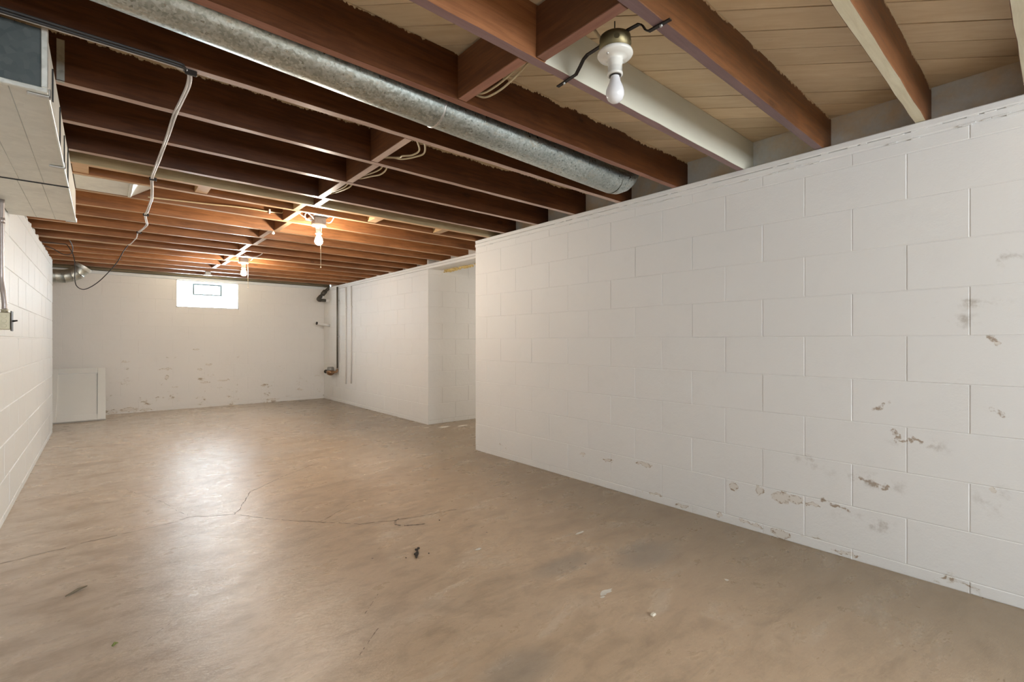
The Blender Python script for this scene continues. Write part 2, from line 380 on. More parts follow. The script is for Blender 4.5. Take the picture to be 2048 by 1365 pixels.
def box(bm, x0, x1, y0, y1, z0, z1, bev=0.0, seg=1, mi=0):
    vs = [bm.verts.new(v) for v in ((x0, y0, z0), (x1, y0, z0), (x1, y1, z0), (x0, y1, z0), (x0, y0, z1), (x1, y0, z1), (x1, y1, z1), (x0, y1, z1))]
    fs = [bm.faces.new([vs[i] for i in f]) for f in ((0, 3, 2, 1), (4, 5, 6, 7), (0, 1, 5, 4), (1, 2, 6, 5), (2, 3, 7, 6), (3, 0, 4, 7))]
    for f in fs: f.material_index = mi
    if bev:
        es = {e for f in fs for e in f.edges}
        bmesh.ops.bevel(bm, geom=list(es), offset=bev, segments=seg, affect='EDGES', profile=0.5)
    return fs
def frame_of(d):
    d = d.normalized(); a = Vector((0, 0, 1)) if abs(d.z) < 0.9 else Vector((1, 0, 0))
    u = d.cross(a).normalized(); return u, d.cross(u).normalized()
def smooth_path(pts, n=6):
    P = [Vector(p) for p in pts]
    if len(P) < 3: return P
    out = []
    for i in range(len(P) - 1):
        p0 = P[max(i - 1, 0)]; p1 = P[i]; p2 = P[i + 1]; p3 = P[min(i + 2, len(P) - 1)]
        for j in range(n):
            t = j / n
            out.append(0.5 * ((2 * p1) + (p2 - p0) * t + (2 * p0 - 5 * p1 + 4 * p2 - p3) * t * t + (3 * p1 - p0 - 3 * p2 + p3) * t ** 3))
    out.append(P[-1]); return out
def tube(bm, pts, r, seg=8, caps=True, mi=0):
    P = [Vector(p) for p in pts]; n = len(P); rr = r if isinstance(r, (list, tuple)) else [r] * n
    rings = []; u = None
    for i in range(n):
        d = (P[min(i + 1, n - 1)] - P[max(i - 1, 0)])
        if d.length < 1e-9: d = Vector((0, 0, 1))
        d.normalize()
        if u is None: u, v = frame_of(d)
        else:
            u = (u - d * u.dot(d)); u = u.normalized() if u.length > 1e-6 else frame_of(d)[0]; v = d.cross(u)
        rings.append([bm.verts.new(P[i] + (u * math.cos(2 * PI * k / seg) + v * math.sin(2 * PI * k / seg)) * rr[i]) for k in range(seg)])
    for a, b in zip(rings, rings[1:]):
        for k in range(seg):
            f = bm.faces.new((a[k], a[(k + 1) % seg], b[(k + 1) % seg], b[k])); f.material_index = mi; f.smooth = True
    if caps:
        f = bm.faces.new(rings[0][::-1]); f.material_index = mi
        f = bm.faces.new(rings[-1]); f.material_index = mi
def lathe(bm, prof, seg=28, mi=0):
    rings = []
    for r, z in prof:
        if r < 1e-6: rings.append([bm.verts.new((0, 0, z))])
        else: rings.append([bm.verts.new((r * math.cos(2 * PI * k / seg), r * math.sin(2 * PI * k / seg), z)) for k in range(seg)])
    for a, b in zip(rings, rings[1:]):
        for k in range(seg):
            A = [a[0]] if len(a) == 1 else [a[k], a[(k + 1) % seg]]
            B = [b[0]] if len(b) == 1 else [b[(k + 1) % seg], b[k]]
            if len(A) + len(B) > 2:
                f = bm.faces.new(A + B); f.material_index = mi; f.smooth = True
    bmesh.ops.recalc_face_normals(bm, faces=bm.faces)

# ------------------------------------------------------------------ setting
H = 2.033; TOP = 2.217           # underside of the joists, underside of the sub-floor
XR, XF, XL, YB = 2.756, 3.124, -0.431, 8.983
YE, YF = 3.747, 5.252            # end of the near right wall, start of the far right wall
YL = 7.60                        # end of the left wall
YFR = -3.0
CHK, CL, Z0 = 0.2064, 0.4128, 0.051    # block course, block length, first joint

bm = BM(); box(bm, -2.2, 6.2, YFR - .1, 9.2, -0.12, 0.0)
fl = obj('floor', bm, M['floor']); tag(fl, 'worn tan concrete floor slab with cracks, stains and a glossy patch', kind='structure')

_cache = {}
def block_mesh(w, h, mat, t=0.03, bev=0.004):
    key = (round(w, 3), round(h, 3), mat.name, bev)
    if key not in _cache:
        b = BM(); x, z = w / 2, h / 2
        out = [(-x, 0, -z), (x, 0, -z), (x, 0, z), (-x, 0, z)]
        mid = [(a, t - bev, c) for a, _, c in out]
        inn = [(a - math.copysign(bev, a), t, c - math.copysign(bev, c)) for a, _, c in out]
        R = [[b.verts.new(v) for v in ring] for ring in (out, mid, inn)]
        for p, q in zip(R, R[1:]):
            for i in range(4): b.faces.new((p[i], p[(i + 1) % 4], q[(i + 1) % 4], q[i]))
        b.faces.new(R[2])
        bmesh.ops.recalc_face_normals(b, faces=b.faces)
        _cache[key] = to_mesh('block', b, mat)
    return _cache[key]
def block_face(wall, mat, plane, a0, a1, zt, phase, normal, gap=0.005, holes=(), jit=0.0012, bev=0.004):
    """lay painted blocks over a wall face. plane: 'x=v' or 'y=v'; normal +1/-1 is the side the face looks to"""
    ax, v = plane; k = 0; z = Z0 - CHK
    t = 0.03
    while z < zt - 0.004:
        z0, z1 = max(z, 0.0), min(z + CHK, zt); odd = round((z - Z0) / CHK) % 2
        s = phase + (CL / 2 if odd else 0.0); s = s - math.ceil((s - a0) / CL) * CL
        while s < a1 - 0.004:
            b0, b1 = max(s, a0), min(s + CL, a1); s += CL
            if b1 - b0 < 0.02: continue
            pieces = [(b0, b1, z0, z1)]
            for (h0, h1, g0, g1) in holes:
                nxt = []
                for (p0, p1, q0, q1) in pieces:
                    if p1 <= h0 or p0 >= h1 or q1 <= g0 or q0 >= g1: nxt.append((p0, p1, q0, q1)); continue
                    if p0 < h0: nxt.append((p0, h0, q0, q1))
                    if p1 > h1: nxt.append((h1, p1, q0, q1))
                    c0, c1 = max(p0, h0), min(p1, h1)
                    if q0 < g0: nxt.append((c0, c1, q0, g0))
                    if q1 > g1: nxt.append((c0, c1, g1, q1))
                pieces = nxt
            for (p0, p1, q0, q1) in pieces:
                w, h = p1 - p0 - gap, q1 - q0 - gap
                if w < 0.01 or h < 0.006: continue
                stained = mat is M['wall_right'] and (q0 < .86 or p0 < .80)
                me = block_mesh(w, h, M['wall_right_plain'] if mat is M['wall_right'] and not stained else mat, bev=bev)
                o = link('block', me, wall)
                ca, cz = (p0 + p1) / 2, (q0 + q1) / 2
                off = -t + random.uniform(-jit, jit)
                if ax == 'x':
                    o.location = (v + normal * off, ca, cz); o.rotation_euler = (0, 0, -PI / 2 if normal > 0 else PI / 2)
                else:
                    o.location = (ca, v + normal * off, cz); o.rotation_euler = (0, 0, 0 if normal > 0 else PI)
        z += CHK
def wall_core(name, boxes, mat, label):
    b = BM()
    for x in boxes: box(b, *x)
    o = obj(name, b, mat); tag(o, label, kind='structure'); return o
RC = 0.0022
# near right wall
w = wall_core('wall_right', [(XR + RC, XR + .2, YFR, YE - RC, 0, 1.97)], M['wall_right'], 'near right wall of white painted concrete blocks with brown flaking patches')
block_face(w, M['wall_right'], ('x', XR), -0.75, YE, 1.968, 0.056, -1, gap=.0030, jit=.0008, bev=.0018)
b = BM()
box(b, XR - .004, XR + .19, YFR, YE + .004, 1.970, 2.001, .004); sp = obj('mortar_cap', b, M['wall_right_plain'], w)
b = BM(); box(b, XR - .012, XR + .19, YFR, YE - .01, 2.002, H - .001, .004); sp = obj('sill_plate', b, M['wall_right_plain'], w)
b = BM()                                           # lumpy paint along the joint under the plate
for i in range(120):
    y = random.uniform(-.2, YE - .02); s = random.uniform(.008, .03)
    c = Vector((XR - .003, y, random.choice((1.969, 2.001)) + random.uniform(-.004, .004)))
    box(b, c.x - .004, c.x + .004, c.y - s, c.y + s, c.z - .003, c.z + .003, .002)
tag(obj('paint_crust', b, M['wall_right_plain'], w), kind='stuff')
# far right wall with its return
w = wall_core('wall_right_far', [(XF + RC, XF + .2, YF + RC, YB + .2, 0, 1.97), (XF + .19, 6.0, YF + RC, YF + .2, 0, 2.2)], M['wall_far'], 'far right wall of white painted blocks, its end turned into the opening')
block_face(w, M['wall_far'], ('x', XF), YF, YB - .001, 1.968, YF, -1, gap=.003, jit=.0008, bev=.003)
block_face(w, M['wall_far'], ('y', YF), XF, 4.8, 2.19, XF, -1, gap=.003, jit=.0006, bev=.0025)
b = BM(); box(b, XF - .006, XF + .2, YE - .05, YB, 1.972, 2.001, .003); obj('mortar_cap', b, M['wall_far'], w)
b = BM(); box(b, XF - .010, XF + .2, YE - .05, YB, 2.0025, H - .001, .004); obj('sill_plate', b, M['wall_far'], w)
# crusty yellow foam behind the plate over the opening
b = BM()
for i in range(150):
    t = random.random(); y = 3.9 + t * 1.33; r = random.uniform(.006, .018) * (1.3 if t > .6 else .8)
    m = Matrix.Translation((XF + .205 + random.uniform(0, .03), y, 1.965 + random.uniform(-.02, .02))) @ Matrix.Diagonal((1, 1.6, .8, 1))
    bmesh.ops.create_icosphere(b, subdivisions=1, radius=r, matrix=m)
tag(obj('foam_crust', b, M['foam'], w), kind='stuff')
# left wall
w = wall_core('wall_left', [(XL - .2, XL - .0035, YFR, YL - RC, 0, 1.985)], M['wall_left'], 'left wall of white painted concrete blocks with raised joints')
block_face(w, M['wall_left'], ('x', XL), 0.6, YL, 1.984, 4.24 - CL * 5, 1, gap=.006)
b = BM()
for i in range(160):
    y = random.uniform(3.5, YL - .02); s = random.uniform(.01, .04); h = random.uniform(.004, .022)
    box(b, XL - .05, XL - random.uniform(-.004, .02), y - s, y + s, 1.978, 1.985 + h, .003)
tag(obj('paint_crust', b, M['wall_left'], w), kind='stuff')
# back wall with the window hole
WX0, WX1, WZ0, WZ1 = 0.868, 1.728, 1.588, 2.0145
w = wall_core('wall_back', [(-2.2, WX0, YB + .002, YB + .25, 0, 2.062), (WX1, 3.4, YB + .002, YB + .25, 0, 2.062), (WX0, WX1, YB + .002, YB + .25, 0, WZ0), (WX0, WX1, YB + .002, YB + .25, WZ1, 2.062)], M['wall_back'], 'far end wall of cream painted blocks with damp brown flaking')
block_face(w, M['wall_back'], ('y', YB), -2.0, XF, 2.016, 0.0, -1, holes=[(WX0, WX1, WZ0, WZ1 + .01)], gap=.0016, jit=.0004, bev=.0015)
b = BM(); box(b, -2.0, XF, YB - .012, YB + .2, 2.0165, 2.064, .005); obj('ledge', b, M['wall_left'], w)
b = BM(); box(b, -2.2, XF + .1, YB - .03, YB + .1, 2.070, 2.108, .004); obj('sill_plate', b, M['sill_wood'], w)
b = BM(); box(b, -2.2, XF + .1, YB - .02, YB + .1, 2.109, TOP, .004); obj('rim_board', b, M['mid_wood'], w)
# walls the picture does not show: behind the camera, the alcove, the side room
w = wall_core('wall_front', [(-2.2, XR + .2, YFR - .2, YFR, 0, TOP)], M['wall_left'], 'white wall behind the camera')
w = wall_core('wall_alcove', [(-2.2, -2.0, YL - .2, YB + .2, 0, TOP), (-2.2, XL - .2, YL - .2, YL - .001, 0, TOP)], M['wall_left'], 'white walls of the alcove behind the left wall')
w = wall_core('wall_side_room', [(6.0, 6.2, .9, YF + .2, 0, 2.3), (XR + .2, 6.2, .7, .9, 0, 2.3)], M['wall_far'], 'walls of the side room beyond the opening')

# ceiling: diagonal sub-floor planks
bm = BM(); box(bm, -2.2, 6.2, YFR - .2, 9.2, TOP + .024, TOP + .09)
ceil = obj('ceiling', bm, M['seam']); tag(ceil, 'underside of the floor above, diagonal tan planks over dark joists', kind='structure')
def clip(poly, rect):
    x0, x1, y0, y1 = rect
    for ax, v, s in ((0, x0, 1), (0, x1, -1), (1, y0, 1), (1, y1, -1)):
        out = []
        for i in range(len(poly)):
            a, c = poly[i], poly[(i + 1) % len(poly)]
            ia, ic = (a[ax] - v) * s >= 0, (c[ax] - v) * s >= 0
            if ia: out.append(a)
            if ia != ic:
                t = (v - a[ax]) / (c[ax] - a[ax]); out.append((a[0] + (c[0] - a[0]) * t, a[1] + (c[1] - a[1]) * t))
        poly = out
        if not poly: break
    return poly
PW = 0.1192; d2 = math.sqrt(.5)
k = -40
rect = (XL - .2, XF + .25, -0.75, YB + .1)
while 1.72 + k * PW < 10.5:
    s0, s1 = 1.72 + k * PW + .0021, 1.72 + (k + 1) * PW - .0021; k += 1
    poly = clip([(s0 * d2 + t * d2, s0 * d2 - t * d2) for t in (-9, 9)] + [(s1 * d2 + t * d2, s1 * d2 - t * d2) for t in (9, -9)], rect)
    if len(poly) < 3: continue
    zz = TOP + random.uniform(-.0015, .0015)
    b = BM(); lo = [b.verts.new((x, y, zz)) for x, y in poly]; hi = [b.verts.new((x, y, TOP + .022)) for x, y in poly]
    b.faces.new(lo); b.faces.new(hi[::-1])
    for i in range(len(lo)): b.faces.new((lo[i], lo[(i + 1) % len(lo)], hi[(i + 1) % len(lo)], hi[i]))
    bmesh.ops.recalc_face_normals(b, faces=b.faces)
    obj('plank', b, M['plank'], ceil)

# rim between the joist ends over the right walls, and over the left wall
bm = BM(); box(bm, 2.872, 2.91, -.7, YE - .05, H, TOP); obj('rim_board', bm, M['rim'], ceil)
bm = BM(); box(bm, 3.245, 3.285, YE - .05, YB - .03, H, TOP); obj('rim_board', bm, M['wall_far'], ceil)
bm = BM(); box(bm, XL - .20, XL - .16, -.7, YL, 1.99, TOP); obj('rim_board', bm, M['sill_wood'], ceil)
bm = BM(); box(bm, 2.91, 3.245, YE - .09, YE - .05, H, TOP); obj('rim_board', bm, M['rim'], ceil)

# ------------------------------------------------------------------ joists
def ragged(y0, y1, x0, x1, mats):
    b = BM()
    n = max(2, int((x1 - x0) / .12)); P = []
    for i in range(n + 1):
        x = x0 + (x1 - x0) * i / n; j = lambda s: random.uniform(-s, s) if 0 < i < n else 0
        P.append([b.verts.new(v) for v in ((x, y0 + j(.0015), H + j(.001)), (x, y1 + j(.0015), H + j(.001)), (x, y1, TOP - .002), (x, y0, TOP - .002))])
    for p, q in zip(P, P[1:]):
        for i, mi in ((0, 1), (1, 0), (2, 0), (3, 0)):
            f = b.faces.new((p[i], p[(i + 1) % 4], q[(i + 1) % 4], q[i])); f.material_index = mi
    b.faces.new(P[0][::-1]); b.faces.new(P[-1])
    bmesh.ops.recalc_face_normals(b, faces=b.faces)
    es = [e for e in b.edges if abs(e.verts[0].co.z - H) < .003 and abs(e.verts[1].co.z - H) < .003 and len({round(v.co.x, 4) for v in e.verts}) == 2]
    bmesh.ops.bevel(b, geom=es, offset=.002, segments=1, affect='EDGES')
    return b
GJ = 'wooden floor joists overhead'
J = [  # far edge y, thickness, face, underside, label
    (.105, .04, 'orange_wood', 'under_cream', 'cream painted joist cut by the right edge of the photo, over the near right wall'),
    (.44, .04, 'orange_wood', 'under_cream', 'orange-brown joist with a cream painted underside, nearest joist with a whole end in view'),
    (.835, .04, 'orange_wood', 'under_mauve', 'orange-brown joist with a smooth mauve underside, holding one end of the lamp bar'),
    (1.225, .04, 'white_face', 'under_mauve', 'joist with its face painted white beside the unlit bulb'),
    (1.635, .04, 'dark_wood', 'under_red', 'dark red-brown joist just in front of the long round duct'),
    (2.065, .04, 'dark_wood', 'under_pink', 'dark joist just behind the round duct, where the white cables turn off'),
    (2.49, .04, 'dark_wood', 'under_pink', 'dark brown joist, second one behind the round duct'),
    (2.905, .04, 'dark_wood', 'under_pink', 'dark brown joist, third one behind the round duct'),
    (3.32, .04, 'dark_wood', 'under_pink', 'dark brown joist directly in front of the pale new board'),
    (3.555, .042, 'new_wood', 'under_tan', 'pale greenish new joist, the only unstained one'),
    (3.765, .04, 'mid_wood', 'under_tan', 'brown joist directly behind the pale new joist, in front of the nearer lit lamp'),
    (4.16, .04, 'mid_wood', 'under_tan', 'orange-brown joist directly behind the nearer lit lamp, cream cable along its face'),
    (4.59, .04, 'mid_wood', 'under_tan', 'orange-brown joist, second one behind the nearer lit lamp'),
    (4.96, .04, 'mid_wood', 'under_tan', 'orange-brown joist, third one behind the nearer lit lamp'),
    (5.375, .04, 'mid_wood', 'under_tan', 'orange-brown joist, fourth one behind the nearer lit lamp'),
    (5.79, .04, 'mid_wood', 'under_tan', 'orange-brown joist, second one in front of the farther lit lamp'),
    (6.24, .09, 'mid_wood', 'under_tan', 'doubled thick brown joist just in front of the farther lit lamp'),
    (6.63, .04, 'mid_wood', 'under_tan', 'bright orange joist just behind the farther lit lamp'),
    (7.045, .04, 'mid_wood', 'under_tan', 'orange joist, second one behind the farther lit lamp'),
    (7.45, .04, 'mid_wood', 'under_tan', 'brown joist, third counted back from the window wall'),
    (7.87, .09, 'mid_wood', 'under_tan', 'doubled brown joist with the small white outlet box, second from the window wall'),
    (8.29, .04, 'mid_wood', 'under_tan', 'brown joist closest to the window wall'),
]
for (y1, t, fm, um, lab) in J:
    x1 = 2.871 if y1 < YE - .1 else 3.244
    x0 = XL - .158 if y1 < YL else -1.99
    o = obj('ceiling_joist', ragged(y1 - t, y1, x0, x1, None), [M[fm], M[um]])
    tag(o, lab, 'joist', GJ)
# solid bridging between the joists
def bridge(x0, y0, y1, fm, um, label, t=.042, z1=TOP - .012, z0=H + .001):
    b = BM(); fs = box(b, x0, x0 + t, y0, y1, z0, z1)
    fs[0].material_index = 1
    es = [e for e in fs[0].edges]
    bmesh.ops.bevel(b, geom=es, offset=.002, segments=1, affect='EDGES')
    o = obj('bridging_block', b, [M[fm], M[um]]); tag(o, label, 'block', 'bridging blocks between joists')
    return o
ys = [(j[0] - j[1], j[0]) for j in J]
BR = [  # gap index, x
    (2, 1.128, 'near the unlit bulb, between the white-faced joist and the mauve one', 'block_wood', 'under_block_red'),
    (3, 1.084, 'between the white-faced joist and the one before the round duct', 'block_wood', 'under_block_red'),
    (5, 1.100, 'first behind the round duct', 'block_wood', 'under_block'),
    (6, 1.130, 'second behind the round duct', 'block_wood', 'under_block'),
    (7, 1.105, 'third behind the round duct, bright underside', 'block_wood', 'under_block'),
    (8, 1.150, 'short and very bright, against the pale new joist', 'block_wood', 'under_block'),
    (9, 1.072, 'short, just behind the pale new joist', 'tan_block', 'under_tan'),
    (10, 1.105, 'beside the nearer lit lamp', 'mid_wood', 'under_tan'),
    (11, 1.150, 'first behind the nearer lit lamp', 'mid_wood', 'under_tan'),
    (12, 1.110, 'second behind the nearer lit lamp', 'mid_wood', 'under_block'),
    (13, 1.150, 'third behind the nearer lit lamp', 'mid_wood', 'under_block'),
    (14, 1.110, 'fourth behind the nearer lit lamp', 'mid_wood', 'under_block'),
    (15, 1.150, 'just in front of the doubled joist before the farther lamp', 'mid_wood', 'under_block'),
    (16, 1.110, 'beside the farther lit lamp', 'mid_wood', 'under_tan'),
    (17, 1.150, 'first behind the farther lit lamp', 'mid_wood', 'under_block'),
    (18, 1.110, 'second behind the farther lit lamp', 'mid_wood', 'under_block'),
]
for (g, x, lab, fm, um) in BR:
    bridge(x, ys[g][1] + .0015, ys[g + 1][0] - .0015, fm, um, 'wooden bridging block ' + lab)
for x, lab in ((-.128, 'tan spacer block beside the rectangular trunk duct'), (.46, 'tan spacer block right of the hanging white cables'), (1.645, 'tan spacer block right of the nearer lit lamp'), (2.262, 'tan spacer block farthest right behind the pale new joist')):
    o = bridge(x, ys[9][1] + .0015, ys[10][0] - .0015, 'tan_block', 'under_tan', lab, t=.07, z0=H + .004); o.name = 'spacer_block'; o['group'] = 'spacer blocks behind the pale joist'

# ------------------------------------------------------------------ window in the end wall
win = thing('window_1', 'small bright glass block basement window set in the end wall', None, (WX0, YB, WZ0)); win['kind'] = 'structure'
def rel(o, w): return (w[0] - o.location.x, w[1] - o.location.y, w[2] - o.location.z)
YG = YB + .085
b = BM()
for (x0, x1, z0, z1) in ((WX0 - .001, WX0 + .016, WZ0, WZ1), (WX1 - .016, WX1 + .001, WZ0, WZ1), (WX0, WX1, WZ0 - .001, WZ0 + .014), (WX0, WX1, WZ1 - .016, WZ1 + .001)):
    box(b, x0 - WX0, x1 - WX0, -.004, .12, z0 - WZ0, z1 - WZ0, .003)
obj('window_reveal', b, M['door_paint'], win)
gx0, gx1, gz0, gz1 = WX0 + .018, WX1 - .018, WZ0 + .016, WZ1 - .034
b = BM(); box(b, .016, WX1 - WX0 - .016, .055, .075, gz1 + .003 - WZ0, WZ1 - .017 - WZ0, .003); obj('window_head', b, M['door_paint'], win)
cw = (gx1 - gx0) / 4; rh = (gz1 - gz0) / 2
def glass_block(x0, x1, z0, z1, mat, name):
    b = BM(); box(b, x0 + .004 - WX0, x1 - .004 - WX0, YG - YB, YG - YB + .06, z0 + .004 - WZ0, z1 - .004 - WZ0, .01, 2)
    return obj(name, b, mat, win)
for i in range(4):
    glass_block(gx0 + i * cw, gx0 + (i + 1) * cw, gz0, gz0 + rh, M['glassblock'], 'glass_block')
    if i in (0, 3): glass_block(gx0 + i * cw, gx0 + (i + 1) * cw, gz0 + rh, gz1, M['glassblock'], 'glass_block')
vx0, vx1, vz0, vz1 = gx0 + cw + .003, gx1 - cw - .003, gz0 + rh + .003, gz1 - .003
b = BM()
for (x0, x1, z0, z1) in ((vx0, vx0 + .026, vz0, vz1), (vx1 - .026, vx1, vz0, vz1), (vx0 + .026, vx1 - .026, vz0, vz0 + .022), (vx0 + .026, vx1 - .026, vz1 - .022, vz1)):
    box(b, x0 - WX0, x1 - WX0, YG - YB - .006, YG - YB + .05, z0 - WZ0, z1 - WZ0, .003)
vf = obj('vent_frame', b, M['vent_frame'], win)
b = BM(); box(b, vx0 + .018 - WX0, vx1 - .018 - WX0, YG - YB + .015, YG - YB + .025, vz0 + .016 - WZ0, vz1 - .016 - WZ0); obj('vent_pane', b, M['vent_pane'], vf)
# unseen glowing panels added as fill, behind the camera and in the side room
def fill_panel(name, x0, x1, y, z0, z1, mat, label, ax='y', sgn=1):
    o = thing(name, label, None, (0, 0, 0)); o['kind'] = 'structure'
    fr = BM(); pn = BM(); t = .05
    def bx(bm_, a0, a1, d0, d1, c0, c1):
        d0, d1 = sorted((y + sgn * d0, y + sgn * d1))
        if ax == 'y': box(bm_, a0, a1, d0, d1, c0, c1)
        else: box(bm_, d0, d1, a0, a1, c0, c1)
    n = max(1, round((x1 - x0) / .8)); w_ = (x1 - x0) / n
    for i in range(n + 1): bx(fr, x0 + i * w_ - t / 2, x0 + i * w_ + t / 2, 0, .04, z0, z1)
    bx(fr, x0, x1, 0, .038, z0 - t, z0); bx(fr, x0, x1, 0, .038, z1, z1 + t)
    for i in range(n): bx(pn, x0 + i * w_ + t / 2, x0 + (i + 1) * w_ - t / 2, .008, .016, z0, z1)
    obj('frame', fr, M['door_paint'], o); obj('pane', pn, mat, o)
fill_panel('rear_fill_panel', .2, 2.6, YFR, .95, 1.95, M['rear_fill'], 'wide framed fill light panel added unseen behind the camera')
fill_panel('side_fill_panel', 3.9, 4.9, 6.0, .9, 1.95, M['side_fill'], 'framed fill light panel added out of view in the side room', 'x', -1)

# ------------------------------------------------------------------ rectangular trunk duct on the left
TX0, TX1, TY0, TY1, TZ0, TZ1 = XL + .004, -.131, 2.07, 4.185, 1.835, 2.030
tr = thing('trunk_duct', 'rectangular sheet metal trunk duct with dark end cap, along the top of the left wall', 'duct', (TX1, TY0, TZ0))
def R3(x, y, z): return (x - TX1, y - TY0, z - TZ0)
def rbox(bm_, x0, x1, y0, y1, z0, z1, bev=0.0, mi=0): box(bm_, x0 - TX1, x1 - TX1, y0 - TY0, y1 - TY0, z0 - TZ0, z1 - TZ0, bev, 1, mi)
YS = 3.27
b = BM(); rbox(b, TX0, TX1, TY0 + .012, YS - .003, TZ0, TZ1, .002); obj('duct_section', b, M['trunk'], tr)
b = BM(); rbox(b, TX0, TX1 + .002, YS + .003, TY1, TZ0 - .003, TZ1, .002); obj('duct_section', b, M['trunk'], tr)
b = BM(); rbox(b, TX0, TX1 - .012, TY0 + .004, TY0 + .012, TZ0 + .012, TZ1); obj('end_cap', b, M['cap'], tr)
b = BM(); rbox(b, TX0, TX1 + .004, TY0 - .004, TY0 + .014, TZ0 - .003, TZ0 + .012, .002); rbox(b, TX1 - .012, TX1 + .004, TY0 - .004, TY0 + .014, TZ0 + .012, TZ1 + .004, .002); obj('end_flange', b, M['cleat'], tr)
b = BM(); rbox(b, TX0, TX1 + .004, YS - .004, YS + .004, TZ0 - .0045, TZ1 + .001); obj('seam', b, M['slot'], tr)
for x in (-.215, -.30):
    b = BM(); tube(b, [R3(x, TY0 + .02, TZ0 + .0008), R3(x, YS - .01, TZ0 + .0008)], .0018, 6); tube(b, [R3(x - .008, YS + .01, TZ0 - .0022), R3(x - .008, TY1 - .004, TZ0 - .0022)], .0018, 6); obj('crease', b, M['crease'], tr)
b = BM(); rbox(b, TX1 - .001, TX1 + .006, TY0 + .03, YS - .02, TZ0 - .004, TZ0 + .006, .002); rbox(b, TX1 + .001, TX1 + .007, YS + .01, TY1 - .005, TZ0 - .006, TZ0 + .005, .002); obj('corner_seam', b, M['cleat'], tr)
for y, z0, z1 in ((2.28, TZ0 + .055, TZ1 - .03), (2.66, TZ0 + .01, TZ1 - .02), (2.95, TZ0 + .01, TZ1 - .04), (3.24, TZ0 + .004, TZ1 - .03)):
    b = BM(); rbox(b, TX1 + .0005, TX1 + .004, y, y + .014, z0, z1); obj('slot', b, M['slot'], tr)
for y in (TY0 + .018, 2.90, TY1 - .02):
    b = BM(); rbox(b, TX1 - .045, TX1 + .009, y, y + .016, TZ0 - .009, TZ0 - .002, .002); rbox(b, TX1 + .003, TX1 + .009, y, y + .016, TZ0 - .009, TZ0 + .02, .002); obj('drive_cleat', b, M['steel'], tr)
# flat branch duct in the bay behind the pale joist
br = thing('branch_duct', 'short flat sheet metal branch duct leaving the trunk between two joists', 'duct', (TX1, 3.77, H))
b = BM(); box(b, .004, .262, 0.003, .342, .001, .12, .003); obj('duct_section', b, M['trunk'], br)
b = BM(); box(b, .262, .279, .001, .344, -.004, .122, .002); obj('collar', b, M['cleat'], br)
b = BM()
V = [b.verts.new(v) for v in ((.279, .01, .0), (.279, .335, .0), (.279, .335, .115), (.279, .01, .115), (.40, .01, .085), (.40, .335, .085), (.40, .335, .165), (.40, .01, .165))]
for f in ((0, 1, 5, 4), (1, 2, 6, 5), (2, 3, 7, 6), (3, 0, 4, 7), (4, 5, 6, 7), (0, 3, 2, 1)): b.faces.new([V[i] for i in f])
bmesh.ops.recalc_face_normals(b, faces=b.faces); obj('boot', b, M['cleat'], br)
# small sheet strap on a joist face
b = BM(); box(b, -.128, -.106, 2.446, 2.4485, H + .002, TOP - .03); box(b, -.128, -.106, 2.446, 2.458, H - .003, H - .0008)
tag(obj('sheet_metal_strap', b, M['flex']), 'narrow sheet metal strap nailed on a dark joist beside the trunk duct', 'strap')

# ------------------------------------------------------------------ long round duct
def pax(x): t = (x - .65) / (2.40 - .65); return Vector((x, 1.765 + .042 * t, 2.085 - .034 * t))
rd = thing('round_duct', 'long galvanised round duct running between two dark joists', 'duct', pax(1.1))
o0 = Vector(rd.location)
PR = .089
b = BM(); tube(b, [pax(-.58) - o0, pax(0.3) - o0, pax(1.09) - o0], PR, 40, False); obj('duct_section', b, M['pipe'], rd)
b = BM(); tube(b, [pax(1.07) - o0, pax(1.5) - o0, pax(2.355) - o0], PR * .988, 40, False); obj('duct_section', b, M['pipe'], rd)
b = BM(); tube(b, [pax(1.086) - o0, pax(1.089) - o0, pax(1.094) - o0, pax(1.097) - o0], [PR * 1.0, PR * 1.03, PR * 1.03, PR * .99], 40, False); obj('joint_ring', b, M['steel'], rd)
b = BM(); e0 = pax(2.352) - o0
pts = [e0 + Vector((.16 * math.sin(a), 0, .16 * (1 - math.cos(a)) * .8)) for a in [i * PI / 2 / 5 for i in range(6)]]
tube(b, pts, PR * 1.004, 40, False); obj('elbow', b, M['pipe'], rd)
# clip to below the sub-floor: the elbow ends in the boot
for ch in rd.children:
    if ch.name.startswith('elbow'):
        me = ch.data
        for v in me.vertices:
            zmax = TOP - .004 - o0.z
            if v.co.z > zmax: v.co.z = zmax
            ymin, ymax = 1.638 - o0.y, 2.022 - o0.y
            v.co.y = min(max(v.co.y, ymin), ymax)
            v.co.x = min(v.co.x, 2.865 - o0.x)

# flexible elbow duct at the far end of the left wall
fx = thing('elbow_duct', 'grey gored metal elbow duct disappearing behind the end of the left wall', 'duct', (-.30, 8.28, 1.88))
b = BM(); tube(b, [(-1.2, 0, 0), (-.13, 0, 0)], .083, 28, False); obj('duct_section', b, M['flex'], fx)
gore = [(-.135, 0, 0), (-.06, 0, .004), (.005, 0, .022), (.06, 0, .058), (.10, 0, .108)]
for p, q in zip(gore, gore[1:]):
    p, q = Vector(p), Vector(q); d = (q - p).normalized()
    b = BM(); tube(b, [p - d * .004, p + d * .002, q - d * .002, q + d * .004], [.086, .083, .083, .086], 28, False); obj('gore', b, M['flex'], fx)
b = BM(); p, q = Vector(gore[-1]), Vector((.125, 0, .145)); tube(b, [p, p + (q - p) * .3, q], [.086, .094, .094], 28, False); obj('collar', b, M['cleat'], fx)

